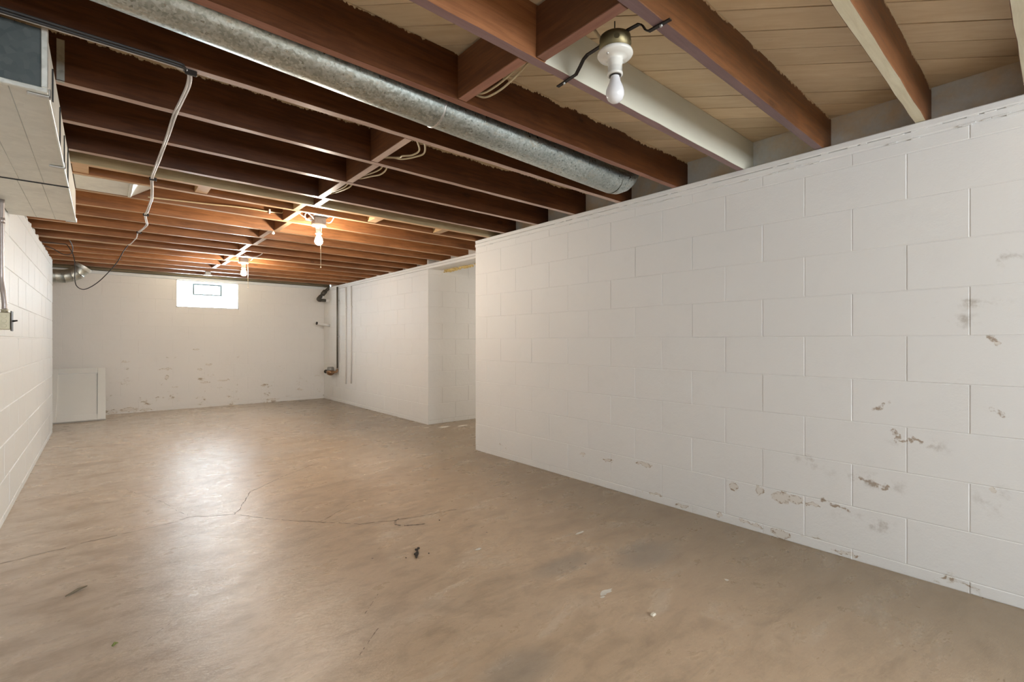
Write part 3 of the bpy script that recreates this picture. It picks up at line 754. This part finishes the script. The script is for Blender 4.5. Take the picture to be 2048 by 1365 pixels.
# ------------------------------------------------------------------ lamps
def bulb_bm(r=.0300, h=.098):
    b = BM()
    prof = [(.0, 0), (r * .45, .003), (r * .80, .012), (r * .98, .024), (r, .034), (r * .95, .045), (r * .80, .057), (r * .62, .069), (.0165, .080), (.0135, .090), (.0130, h)]
    lathe(b, [(a, z - h) for a, z in prof], 32); return b
def lampholder(o, zf):
    """porcelain keyless lampholder hanging below the box; zf = z of the flange underside rim, local"""
    b = BM(); lathe(b, [(.0, zf + .016), (.050, zf + .016), (.057, zf + .012), (.0585, zf + .005), (.055, zf), (.040, zf - .004), (.0275, zf - .008), (.0245, zf - .014), (.0235, zf - .034), (.0225, zf - .036),
                                (.0235, zf - .038), (.0225, zf - .052), (.0255, zf - .055), (.0250, zf - .062), (.0190, zf - .064), (.0175, zf - .05), (.0, zf - .05)], 36)
    p = obj('lamp_holder', b, M['porcelain'], o)
    for s in (-1, 1):
        b = BM(); m = Matrix.Translation((s * .0395, 0, zf - .003)); bmesh.ops.create_uvsphere(b, u_segments=10, v_segments=6, radius=.0045, matrix=m); obj('screw', b, M['steel'], p)
    return p
# near, unlit, on an offset bar hanger
LX, LY = 1.290, .975
f1 = thing('ceiling_lamp', 'bare unlit white bulb in a porcelain holder under a brass box on a black bar', 'lamp', (LX, LY, H), 'bare bulb lamps on the ceiling')
b = BM(); lathe(b, [(.0, .038), (.044, .038), (.050, .034), (.0515, .026), (.0505, .022), (.0505, -.012), (.048, -.013), (.0, -.013)], 32); bx_ = obj('electrical_box', b, M['pan'], f1)
for a in (.6, 2.2, 3.9, 5.2):
    b = BM(); m = Matrix.Translation((.0505 * math.cos(a), .0505 * math.sin(a), .010)) @ Matrix.Rotation(a, 4, 'Z') @ Matrix.Rotation(PI / 2, 4, 'Y')
    bmesh.ops.create_cone(b, cap_ends=True, segments=14, radius1=.0095, radius2=.0085, depth=.003, matrix=m); obj('knockout', b, M['pan'], bx_)
b = BM(); box(b, -.006, .006, -.006, .006, .036, .060); obj('stud', b, M['iron'], bx_)
b = BM(); tube(b, [(-.028, -.02, .036), (-.028, -.02, .066)], .002, 6); obj('locknut_pin', b, M['iron'], bx_)
lampholder(f1, -.029)
b = bulb_bm(.0300, .100); obj('bulb', b, M['bulb_off'], f1, (0, 0, -.083))
b = BM(); tube(b, [(0, 0, -.0925), (0, 0, -.0955)], [.0185, .0185], 24); obj('bulb_neck_ring', b, M['iron'], f1)
def strip(bm_, pts, w, t):
    P = [Vector(p) for p in pts]; rows = []
    for i, p in enumerate(P):
        d = (P[min(i + 1, len(P) - 1)] - P[max(i - 1, 0)]).normalized(); s = Vector((1, 0, 0)); s = (s - d * s.dot(d)).normalized(); n_ = d.cross(s).normalized()
        rows.append([bm_.verts.new(p + s * a * w / 2 + n_ * c * t / 2) for a, c in ((-1, -1), (1, -1), (1, 1), (-1, 1))])
    for a, c in zip(rows, rows[1:]):
        for i in range(4): bm_.faces.new((a[i], a[(i + 1) % 4], c[(i + 1) % 4], c[i]))
    bm_.faces.new(rows[0][::-1]); bm_.faces.new(rows[-1]); bmesh.ops.recalc_face_normals(bm_, faces=bm_.faces)
b = BM()
yw = lambda y: y - LY
strip(b, [(.026, yw(1.262), -.0035), (.020, yw(1.200), -.0035), (.015, yw(1.160), -.004), (.008, yw(1.135), .010), (.004, yw(1.115), .026), (.002, yw(1.095), .033), (0, yw(1.03), .034), (0, yw(.92), .034),
          (.002, yw(.885), .034), (.004, yw(.872), .026), (.006, yw(.862), .006), (.007, yw(.850), -.003), (.007, yw(.82), -.0035), (.007, yw(.775), -.0035)], .013, .004)
hb = obj('bar_hanger', b, M['iron'], f1)
for x, y in ((.022, 1.225), (.007, .808)):
    b = BM(); m = Matrix.Translation((x, yw(y), -.007)); bmesh.ops.create_uvsphere(b, u_segments=10, v_segments=6, radius=.005, matrix=m); obj('nail_head', b, M['steel'], hb)
b = BM(); tube(b, smooth_path([(-.035, .03, .028), (-.05, .045, .06), (-.075, .06, .10), (-.12, .085, .15)]), .005, 8); obj('supply_wire', b, M['cream_cable'], f1)
# two lit lamps further in
def lit_lamp(x, y, label, chain_len, cdx, boxd):
    o = thing('ceiling_lamp', label, 'lamp', (x, y, H), 'bare bulb lamps on the ceiling')
    b = BM(); box(b, -.045, .045, -.045, .045, -.026, .030, .004); e = obj('electrical_box', b, M['grey_iron'], o)
    for s in (-1, 1):
        b = BM(); m = Matrix.Translation((s * .02, -.0455, 0)) @ Matrix.Rotation(PI / 2, 4, 'X'); bmesh.ops.create_cone(b, cap_ends=True, segments=12, radius1=.010, radius2=.009, depth=.003, matrix=m); obj('knockout', b, M['grey_iron'], e)
    b = BM(); box(b, -.06, .06, -.188, .154, .028, .034); obj('bracket', b, M['steel'], o)
    lampholder(o, -.042)
    obj('bulb', bulb_bm(.0305, .095), M['bulb_on'], o, (0, 0, -.100))
    b = BM(); tube(b, [(cdx, -.024, -.045), (cdx, -.026, -.09), (cdx, -.036, -.13), (cdx, -.036, chain_len)], .0022, 6)
    m = Matrix.Translation((cdx, -.036, chain_len)); bmesh.ops.create_uvsphere(b, u_segments=8, v_segments=6, radius=.005, matrix=m); obj('pull_chain', b, M['chain'], o)
    return o
l2 = lit_lamp(1.334, 3.955, 'nearer of the two lit bare bulbs, white holder and long pull cord', -.378, .004, 0)
for pts in ([(-.045, 0, .0), (-.08, -.03, -.012), (-.13, -.06, .0), (-.185, -.07, .03)], [(-.045, .01, .01), (-.09, .0, -.004), (-.12, -.04, .02), (-.11, -.10, .05)], [(-.045, -.02, .0), (-.07, -.06, .012), (-.12, -.09, .035), (-.16, -.14, .05)],
            [(.045, .0, .0), (.085, -.01, .0), (.10, -.03, .02), (.10, -.07, .05), (.06, -.11, .06)]):
    b = BM(); tube(b, smooth_path(pts), .0045, 8); obj('cable', b, M['white_cable'], l2)
l3 = lit_lamp(1.285, 6.415, 'farther of the two lit bare bulbs, close to the window wall', -.335, .04, 0)
b = BM(); tube(b, smooth_path([(.045, 0, 0), (.075, -.02, .0), (.085, -.07, .03), (.05, -.12, .05)]), .0045, 8); obj('cable', b, M['white_cable'], l3)

# ------------------------------------------------------------------ cables
def cable(name, parts_, label, cat='cable', group=None):
    """parts_: list of (part name, path, radius, material); a single entry makes a one-mesh thing"""
    if len(parts_) == 1:
        n, p, r, m = parts_[0]; b = BM(); tube(b, smooth_path(p), r, 8); o = obj(name, b, m); return tag(o, label, cat, group)
    o = thing(name, label, cat, parts_[0][1][0], group)
    for n, p, r, m in parts_:
        b = BM(); tube(b, smooth_path([tuple(Vector(q) - Vector(o.location)) for q in p]), r, 8); obj(n, b, m, o)
    return o
zc = H - .0075
run = [(.233, 2.05, zc - .002), (.240, 2.13, zc - .012), (.234, 2.28, zc - .016), (.230, 2.47, zc - .004), (.228, 2.70, zc - .012), (.228, 2.89, zc - .003), (.222, 3.10, zc - .014), (.222, 3.30, zc - .003), (.221, 3.53, zc - .002), (.235, 3.75, zc - .008), (.248, 3.98, zc - .016), (.25, 4.14, zc - .008),
       (.249, 4.40, zc - .012), (.246, 4.57, zc - .002), (.262, 4.76, zc - .010), (.277, 4.94, zc - .003), (.262, 5.10, zc - .012), (.243, 5.35, zc - .002), (.240, 5.56, zc - .018), (.236, 5.77, zc - .003), (.215, 5.95, zc - .014), (.200, 6.12, zc - .003)]
lead = [(-.42, 2.045, zc), (-.20, 2.042, zc), (0.05, 2.040, zc), (.20, 2.040, zc)]
pa = [(x, y - .003, z) for x, y, z in lead] + run
pb = [(.20, 2.047, zc + .002), (.228, 2.052, zc)] + [(x + .0085, y, z + (.001 if i % 3 else -.003)) for i, (x, y, z) in enumerate(run[:-4])] + [(.255, 5.40, H + .012)]
pc = [(.19, 2.030, zc - .004), (.226, 2.065, zc - .010), (.232, 2.20, zc - .02), (.224, 2.47, zc - .006)] + [(x - .005, y + .01, z - .004) for x, y, z in run[4:12]]
pk = [(x, y - .018, z - .002) for x, y, z in lead] + [(.222, 2.035, zc), (.224, 2.05, zc + .0)]
pk2 = [(x, y - .030, z + .001) for x, y, z in lead] + [(.216, 2.022, zc), (.222, 2.04, zc)]
cb = cable('white_cable', [('strand', pa, .0042, M['white_cable']), ('strand', pb, .0042, M['white_cable']), ('black_strand', pk, .0058, M['black_cable']), ('black_strand', pk2, .0048, M['black_cable'])],
           'bundle of white and black cables stapled across the joists left of the room centre')
for (x, y) in ((.236, 2.045), (.224, 3.535), (.248, 4.57), (.243, 5.355)):
    b = BM(); box(b, x - .012, x + .024, y - .006, y + .006, zc - .012, H - .0012, .002)
    ob = obj('staple', b, M['iron'], cb); ob.location = tuple(-Vector(cb.location))
lp = [(.200, 6.13, zc - .003), (.165, 6.17, 1.965), (.12, 6.2, 1.86), (.055, 6.23, 1.755), (-.02, 6.26, 1.655), (-.09, 6.28, 1.59), (-.145, 6.3, 1.568), (-.19, 6.32, 1.605), (-.202, 6.34, 1.69), (-.20, 6.36, 1.80), (-.215, 6.40, 1.91), (-.245, 6.45, 1.985), (-.27, 6.50, H - .008), (-.31, 6.48, H - .010), (-.37, 6.44, H - .014), (-.445, 6.42, H - .02)]
cable('black_cable', [('c', lp, .0042, M['black_cable'])], 'thin black cable hanging in a deep loop under the joists near the left wall')
lp2 = [(-.24, 6.28, H + .01), (-.225, 6.40, H - .02), (-.222, 6.5, 1.985), (-.232, 6.58, 1.955), (-.262, 6.62, 1.94), (-.31, 6.62, 1.945), (-.37, 6.62, 1.985), (-.43, 6.60, 2.005)]
cable('black_cable', [('c', lp2, .004, M['black_cable'])], 'short black cable curling down beside the top of the left wall')
# romex on joist faces and through the bays
cx = [(.24, 4.1145, 2.050), (.36, 4.1145, 2.056), (.48, 4.1145, 2.062), (.62, 4.1145, 2.070), (.733, 4.1145, 2.079), (.87, 4.1145, 2.085), (1.0, 4.1145, 2.085), (1.10, 4.1145, 2.090)]
cr = cable('cream_cable', [('sheath', cx, .0050, M['cream_cable']), ('tail', [cx[-1], (1.102, 4.113, 2.094), (1.104, 4.11, 2.10)], .004, M['cream_cable'])], 'cream cable clipped along the joist face behind the nearer lit lamp')
b = BM(); box(b, 1.000 - .24, 1.012 - .24, -.010, .006, .020, .054, .002); obj('cable_clip', b, M['plastic'], cr)
cable('cream_cable', [('strand', [(1.150, 1.30, 2.075), (1.165, 1.36, 2.066), (1.170, 1.46, 2.060), (1.168, 1.54, 2.064), (1.150, 1.5935, 2.085)], .0042, M['cream_cable']), ('strand', [(1.176, 1.27, 2.075), (1.185, 1.36, 2.060), (1.194, 1.46, 2.054), (1.192, 1.55, 2.060), (1.175, 1.5935, 2.08)], .0042, M['cream_cable'])],
      'pair of cream cables looping in the bay beside the white-faced joist')
cable('cream_cable', [('strand', [(1.152, 2.067, 2.06), (1.19, 2.10, 2.045), (1.225, 2.15, 2.03), (1.222, 2.22, 2.028), (1.200, 2.28, 2.036), (1.212, 2.33, 2.046), (1.19, 2.40, 2.062), (1.16, 2.449, 2.075)], .0045, M['cream_cable']),
                      ('strand', [(1.19, 2.067, 2.06), (1.23, 2.10, 2.045), (1.265, 2.17, 2.034), (1.255, 2.24, 2.034), (1.225, 2.33, 2.040), (1.20, 2.38, 2.056), (1.18, 2.449, 2.07)], .0045, M['cream_cable'])],
      'pair of wavy cream cables under the second bay behind the round duct')
cable('cream_cable', [('strand', [(1.22, 2.493, 2.06), (1.232, 2.54, 2.04), (1.235, 2.62, 2.036), (1.215, 2.70, 2.042), (1.20, 2.80, 2.052), (1.19, 2.862, 2.065)], .0045, M['cream_cable']), ('strand', [(1.20, 2.493, 2.062), (1.21, 2.56, 2.048), (1.205, 2.66, 2.050), (1.19, 2.76, 2.056), (1.175, 2.862, 2.066)], .0045, M['cream_cable'])],
      'pair of cream cables dipping in the third bay behind the round duct')
cable('cream_cable', [('strand', [(1.20, 2.908, 2.06), (1.20, 2.98, 2.046), (1.195, 3.06, 2.046), (1.19, 3.16, 2.054), (1.185, 3.277, 2.066)], .0045, M['cream_cable']), ('strand', [(1.175, 2.908, 2.06), (1.178, 3.0, 2.050), (1.172, 3.1, 2.050), (1.165, 3.277, 2.066)], .0045, M['cream_cable'])],
      'pair of cream cables in the bay in front of the pale new joist')
cable('white_cable', [('c', [(1.345, 5.79, H + .006), (1.335, 5.80, 2.018), (1.30, 5.86, 1.998), (1.262, 5.90, 1.995), (1.235, 5.93, 2.006), (1.21, 6.0, 2.03)], .0045, M['white_cable'])], 'short white cable end drooping from a joist between the two lit lamps')
b = BM(); m = Matrix.Translation((1.150, 4.575, 2.016)); bmesh.ops.create_uvsphere(b, u_segments=16, v_segments=10, radius=.013, matrix=m); 
tube(b, [(1.150, 4.575, 2.020), (1.150, 4.575, H)], .004, 8); tag(obj('porcelain_knob', b, M['porcelain']), 'small white porcelain knob under a joist left of the nearer lit lamp', 'knob')
# outlet box under the joist by the window
ob = thing('outlet_box', 'small white outlet box under a joist above the window', 'outlet', (1.125, 7.84, H))
b = BM(); box(b, -.035, .035, -.03, .028, -.048, -.001, .004); obj('box', b, M['grey_iron'], ob)
b = BM(); box(b, -.048, .048, -.038, .036, -.055, -.046, .003); cv = obj('cover_plate', b, M['plastic'], ob)
b = BM(); box(b, -.012, .012, -.018, .016, -.058, -.054, .001); obj('socket', b, M['grey_iron'], cv)

# ------------------------------------------------------------------ switch and conduit on the left wall
sw = thing('switch_box', 'metal switch box with a black toggle on the left wall', 'switch', (XL, 3.80, 1.17))
b = BM(); box(b, .001, .052, -.030, .030, -.047, .047, .003); bx2 = obj('box', b, M['switchbox'], sw)
for z in (-.026, 0, .026):
    b = BM(); m = Matrix.Translation((.027, -.0305, z)) @ Matrix.Rotation(PI / 2, 4, 'X'); bmesh.ops.create_cone(b, cap_ends=True, segments=16, radius1=.0105, radius2=.0095, depth=.003, matrix=m); obj('knockout', b, M['switchbox'], bx2)
b = BM(); box(b, .052, .056, -.036, .036, -.055, .055, .0015); obj('cover_plate', b, M['iron'], sw)
b = BM(); tube(b, [(.056, 0, .0), (.076, 0, .004)], [.0055, .004], 8); obj('toggle', b, M['iron'], sw)
b = BM(); tube(b, [(.026, 0, .047), (.026, 0, .062)], .014, 12); tube(b, [(.026, 0, .060), (.026, 0, .064)], .017, 6); obj('connector', b, M['switchbox'], sw)
cd = thing('conduit', 'grey metal conduit running down the left wall from the trunk duct to the switch', 'conduit', (XL + .018, 3.80, 1.2))
b = BM(); tube(b, smooth_path([(.008, 0, .036), (.008, 0, .07), (.004, -.01, .13), (0, -.03, .19), (0, -.035, .25), (0, -.03, .45), (0, -.02, .634)], 5), .0115, 12); obj('tube', b, M['conduit'], cd)
b = BM(); tube(b, [(0, -.0285, .50), (0, -.028, .53)], .0135, 12); box(b, -.017, -.012, -.07, .012, .505, .525); obj('clamp', b, M['conduit'], cd)

# ------------------------------------------------------------------ leaning cabinet door panel
dp = thing('door_panel', 'white framed door panel leaning low against the far end wall at the left', 'panel', (-.53, 8.40, .0))
LEN = math.hypot(.52, .665); ang = math.atan2(.665, .52)
def dpart(name, x0, x1, s0, s1, t0, t1, bev=.003):
    b = BM(); box(b, x0, x1, s0, s1, t0, t1, bev); o = obj(name, b, M['door_paint'], dp); o.rotation_euler = (ang, 0, 0); return o
WD = .569
dpart('stile', 0, .085, 0, LEN, 0, .035); dpart('stile', WD - .085, WD, 0, LEN, 0, .035)
dpart('rail', .085, WD - .085, 0, .085, 0, .035); dpart('rail', .085, WD - .085, LEN - .085, LEN, 0, .035)
dpart('inset_panel', .084, WD - .084, .084, LEN - .084, .004, .017, 0)

# ------------------------------------------------------------------ plumbing in the far right corner
dr = thing('drain_pipe', 'dark elbowed drain pipe high in the far right corner', 'pipe', (2.93, 8.70, 1.80))
b = BM(); tube(b, smooth_path([(.205, 0, .235), (.165, 0, .20), (.085, 0, .115), (.03, 0, .055)], 4), .026, 14); obj('pipe', b, M['drain'], dr)
b = BM(); tube(b, [(.125, 0, .165), (.12, 0, .158), (.07, 0, .095), (.065, 0, .089)], [.030, .041, .041, .030], 8); obj('coupling', b, M['drain'], dr)
b = BM(); tube(b, smooth_path([(.045, 0, .068), (.012, 0, .028), (.0, 0, .008), (.012, 0, -.004), (.045, 0, -.006)], 5), .034, 14); obj('elbow', b, M['drain'], dr)
b = BM(); tube(b, [(.04, 0, -.006), (.125, 0, -.010)], .028, 14); obj('stub', b, M['drain'], dr)
b = BM(); tube(b, [(.122, 0, -.010), (.20, 0, -.012)], .027, 14); obj('wall_stub', b, M['white_pipe'], dr)
st = thing('capped_pipe', 'short white pipe with a black end sticking out of the far right wall', 'pipe', (2.90, 8.69, 1.376))
b = BM(); tube(b, [(.004, 0, 0), (.232, 0, -.034)], .026, 16); obj('pipe', b, M['white_pipe'], st)
b = BM(); tube(b, [(-.012, 0, .002), (.006, 0, -.001)], .027, 16); obj('end_cap', b, M['iron'], st)
wm = thing('water_meter', 'brass water meter with a thin dark riser pipe in the far right corner', 'meter', (3.035, 8.40, .51))
b = BM(); m = Matrix.Diagonal((1, 1.15, .78, 1)); bmesh.ops.create_uvsphere(b, u_segments=20, v_segments=12, radius=.068, matrix=m)
for f in b.faces: f.smooth = True
obj('meter_body', b, M['brass'], wm)
b = BM(); lathe(b, [(.0, .098), (.045, .098), (.055, .085), (.060, .045), (.055, .03), (.0, .03)], 20); obj('register_cap', b, M['grey_iron'], wm)
b = BM(); tube(b, [(0, .06, 0), (0, .12, 0)], .022, 12); tube(b, [(0, .12, 0), (0, .22, .005)], .017, 12); tube(b, [(0, .215, .005), (0, .235, .006)], .034, 10); obj('inlet', b, M['drain'], wm)
b = BM(); tube(b, smooth_path([(0, -.06, 0), (0, -.11, 0), (.015, -.14, .01), (.055, -.148, .02), (.06, -.15, .06)], 5), .018, 12); obj('outlet', b, M['brass'], wm)
b = BM(); tube(b, [(.064, -.152, .05), (.062, -.155, .9), (.058, -.165, 1.49)], .0145, 12); rz = obj('riser_pipe', b, M['pipe_dark'], wm)
for z in (.62, 1.24):
    b = BM(); box(b, .066, .086, -.19, -.125, z, z + .018, .003); obj('pipe_strap', b, M['steel'], rz)
b = BM(); tube(b, smooth_path([(.05, -.10, .03), (.055, -.20, .08), (.06, -.25, .05), (.06, -.25, -.03), (.06, -.19, -.06)]), .003, 6); obj('ground_wire', b, M['white_pipe'], wm)
for y, z0, lab in ((7.905, .335, 'left of two thin white painted pipes on the far right wall'), (7.68, .36, 'right of two thin white painted pipes on the far right wall')):
    b = BM(); tube(b, [(XF - .012, y, z0), (XF - .012, y, 1.968)], .011, 10); box(b, XF - .02, XF - .001, y - .03, y + .03, 1.62, 1.635, .002)
    tag(obj('painted_pipe', b, M['white_pipe']), lab, 'pipe', 'painted pipes on the far right wall')

# ------------------------------------------------------------------ cracks and marks on the slab
M['crack'] = plain('crack_shadow', (0.11, 0.085, 0.06), 0.9, 0, .4)
M['scuff'] = plain('grey_scuff', (0.20, 0.155, 0.115), 0.7, 0, .4, 60)
M['splash'] = plain('dried_white_splash', (0.74, 0.70, 0.62), 0.8, 0, .15, 60)
def ribbon(pts, w, jit, step=.02, gap=0.0, z=.0006):
    b = BM(); P = []
    for p, q in zip(pts, pts[1:]):
        p, q = Vector((*p, 0)), Vector((*q, 0)); n = max(1, int((q - p).length / step))
        P += [p.lerp(q, i / n) for i in range(n)]
    P.append(Vector((*pts[-1], 0)))
    prev = None; off = 0
    for i, p in enumerate(P):
        d = (P[min(i + 1, len(P) - 1)] - P[max(i - 1, 0)]).normalized(); s_ = Vector((-d.y, d.x, 0))
        off = off * .75 + random.uniform(-jit, jit); ww = w * random.uniform(.25, 1.0)
        if i in (0, len(P) - 1): ww *= .2
        c = p + s_ * off; cur = (b.verts.new((c + s_ * ww / 2 + Vector((0, 0, z)))), b.verts.new((c - s_ * ww / 2 + Vector((0, 0, z)))))
        if prev and random.random() >= gap: b.faces.new((prev[1], prev[0], cur[0], cur[1])).normal_update()
        prev = cur
    bmesh.ops.recalc_face_normals(b, faces=b.faces)
    if b.faces and sum(f.normal.z for f in b.faces) < 0: bmesh.ops.reverse_faces(b, faces=b.faces)
    return b
for pts, w_, g_ in (([(-.43, 3.30), (-.14, 3.345), (.1, 3.38), (.28, 3.40), (.40, 3.44), (.617, 3.31), (.77, 3.07), (.97, 2.85), (1.13, 2.66), (1.26, 2.60), (1.7, 2.5)], .0060, .05),
                    ([(.617, 3.31), (.79, 3.74), (1.02, 3.95), (1.24, 4.12), (1.45, 4.26)], .0055, .12), ([(.40, 3.44), (.30, 3.9), (.12, 4.4)], .0034, .3), ([(.97, 2.85), (1.25, 3.05), (1.6, 3.12)], .0034, .35)):
    obj('crack', ribbon(pts, w_, .005, .018, g_), M['crack'], fl)
for pts, w_ in (([(1.345, 2.60), (1.30, 2.565), (1.285, 2.52), (1.305, 2.48), (1.36, 2.45), (1.42, 2.42)], .022), ([(.76, 1.76), (.83, 1.83), (.90, 1.90)], .0035), ([(.10, 2.10), (.20, 2.20)], .0035), ([(.62, 1.52), (.78, 1.66)], .004)):
    obj('scuff_mark', ribbon(pts, w_, .0015, .010, .12 if len(pts) > 4 else .45), M['scuff'], fl)
for x, y, rx, ry in ((1.615, 1.265, .038, .014), (1.57, 1.25, .014, .008), (1.45, 1.95, .018, .012), (2.0, 1.75, .035, .008), (3.2, 5.0, .10, .03), (3.42, 4.92, .09, .03), (3.0, 5.1, .035, .02), (2.1, .98, .010, .010)):
    b = BM(); n = 14; ph = random.uniform(0, 6)
    V = [b.verts.new((x + rx * (1 + random.uniform(-.4, .3)) * math.cos(2 * PI * i / n), y + ry * (1 + random.uniform(-.4, .3)) * math.sin(2 * PI * i / n), .0007)) for i in range(n)]
    b.faces.new(V); obj('paint_splash', b, M['splash'], fl)

# ------------------------------------------------------------------ litter on the floor
def chunk(bm_, c, r, sq=(1, 1, .6)):
    m = Matrix.Translation(c) @ Matrix.Rotation(random.uniform(0, 6), 4, 'Z') @ Matrix.Diagonal((*sq, 1))
    g = bmesh.ops.create_icosphere(bm_, subdivisions=1, radius=r, matrix=m)
    for v in g['verts']: v.co += Vector((random.uniform(-.25, .25) * r, random.uniform(-.25, .25) * r, 0)); v.co.z = max(v.co.z, .0003)
b = BM(); chunk(b, (1.205, 2.138, .006), .010); chunk(b, (1.222, 2.150, .005), .008)
tag(obj('debris_lump', b, M['chip_dark']), 'small black lump of debris on the floor, ahead of the black twig', 'debris')
b = BM(); tube(b, [(1.196, 2.115, .005), (1.180, 2.095, .006), (1.160, 2.062, .004)], [.006, .010, .003], 6); chunk(b, (1.178, 2.10, .006), .010)
tag(obj('debris_twig', b, M['chip_dark']), 'black charred twig lying in the middle of the floor', 'debris')
for i, (x, y, r, lab) in enumerate(((1.235, 2.07, .004, 'tiny dark crumb right of the black twig'), (1.125, 2.10, .004, 'tiny dark crumb left of the black twig'), (1.51, 2.41, .005, 'tiny dark crumb toward the right wall, beyond the twig'))):
    b = BM(); chunk(b, (x, y, r * .5), r); tag(obj('debris_crumb', b, M['chip_dark']), lab, 'debris')
b = BM(); box(b, 1.600, 1.622, 1.030, 1.045, .0005, .010, .003); tag(obj('white_chip', b, M['chip_white']), 'small white chip of block on the near floor', 'debris')
b = BM(); tube(b, [(-.115, 2.700, .003), (-.095, 2.714, .005), (-.075, 2.730, .008), (-.048, 2.748, .006)], [.0018, .0042, .0055, .002], 6); tag(obj('bark_sliver', b, M['bark']), 'thin grey sliver of bark on the floor at the left', 'debris')
b = BM()
V = [b.verts.new(v) for v in ((.025, 2.160, .001), (.033, 2.168, .008), (.044, 2.164, .003), (.037, 2.156, .005), (.029, 2.152, .001))]
b.faces.new(V); r_ = bmesh.ops.extrude_face_region(b, geom=list(b.faces))
for v in [g for g in r_['geom'] if isinstance(g, bmesh.types.BMVert)]: v.co.z += .0012
bmesh.ops.recalc_face_normals(b, faces=b.faces)
tag(obj('dry_leaf', b, M['leaf']), 'tiny curled green leaf on the floor at the lower left', 'leaf')
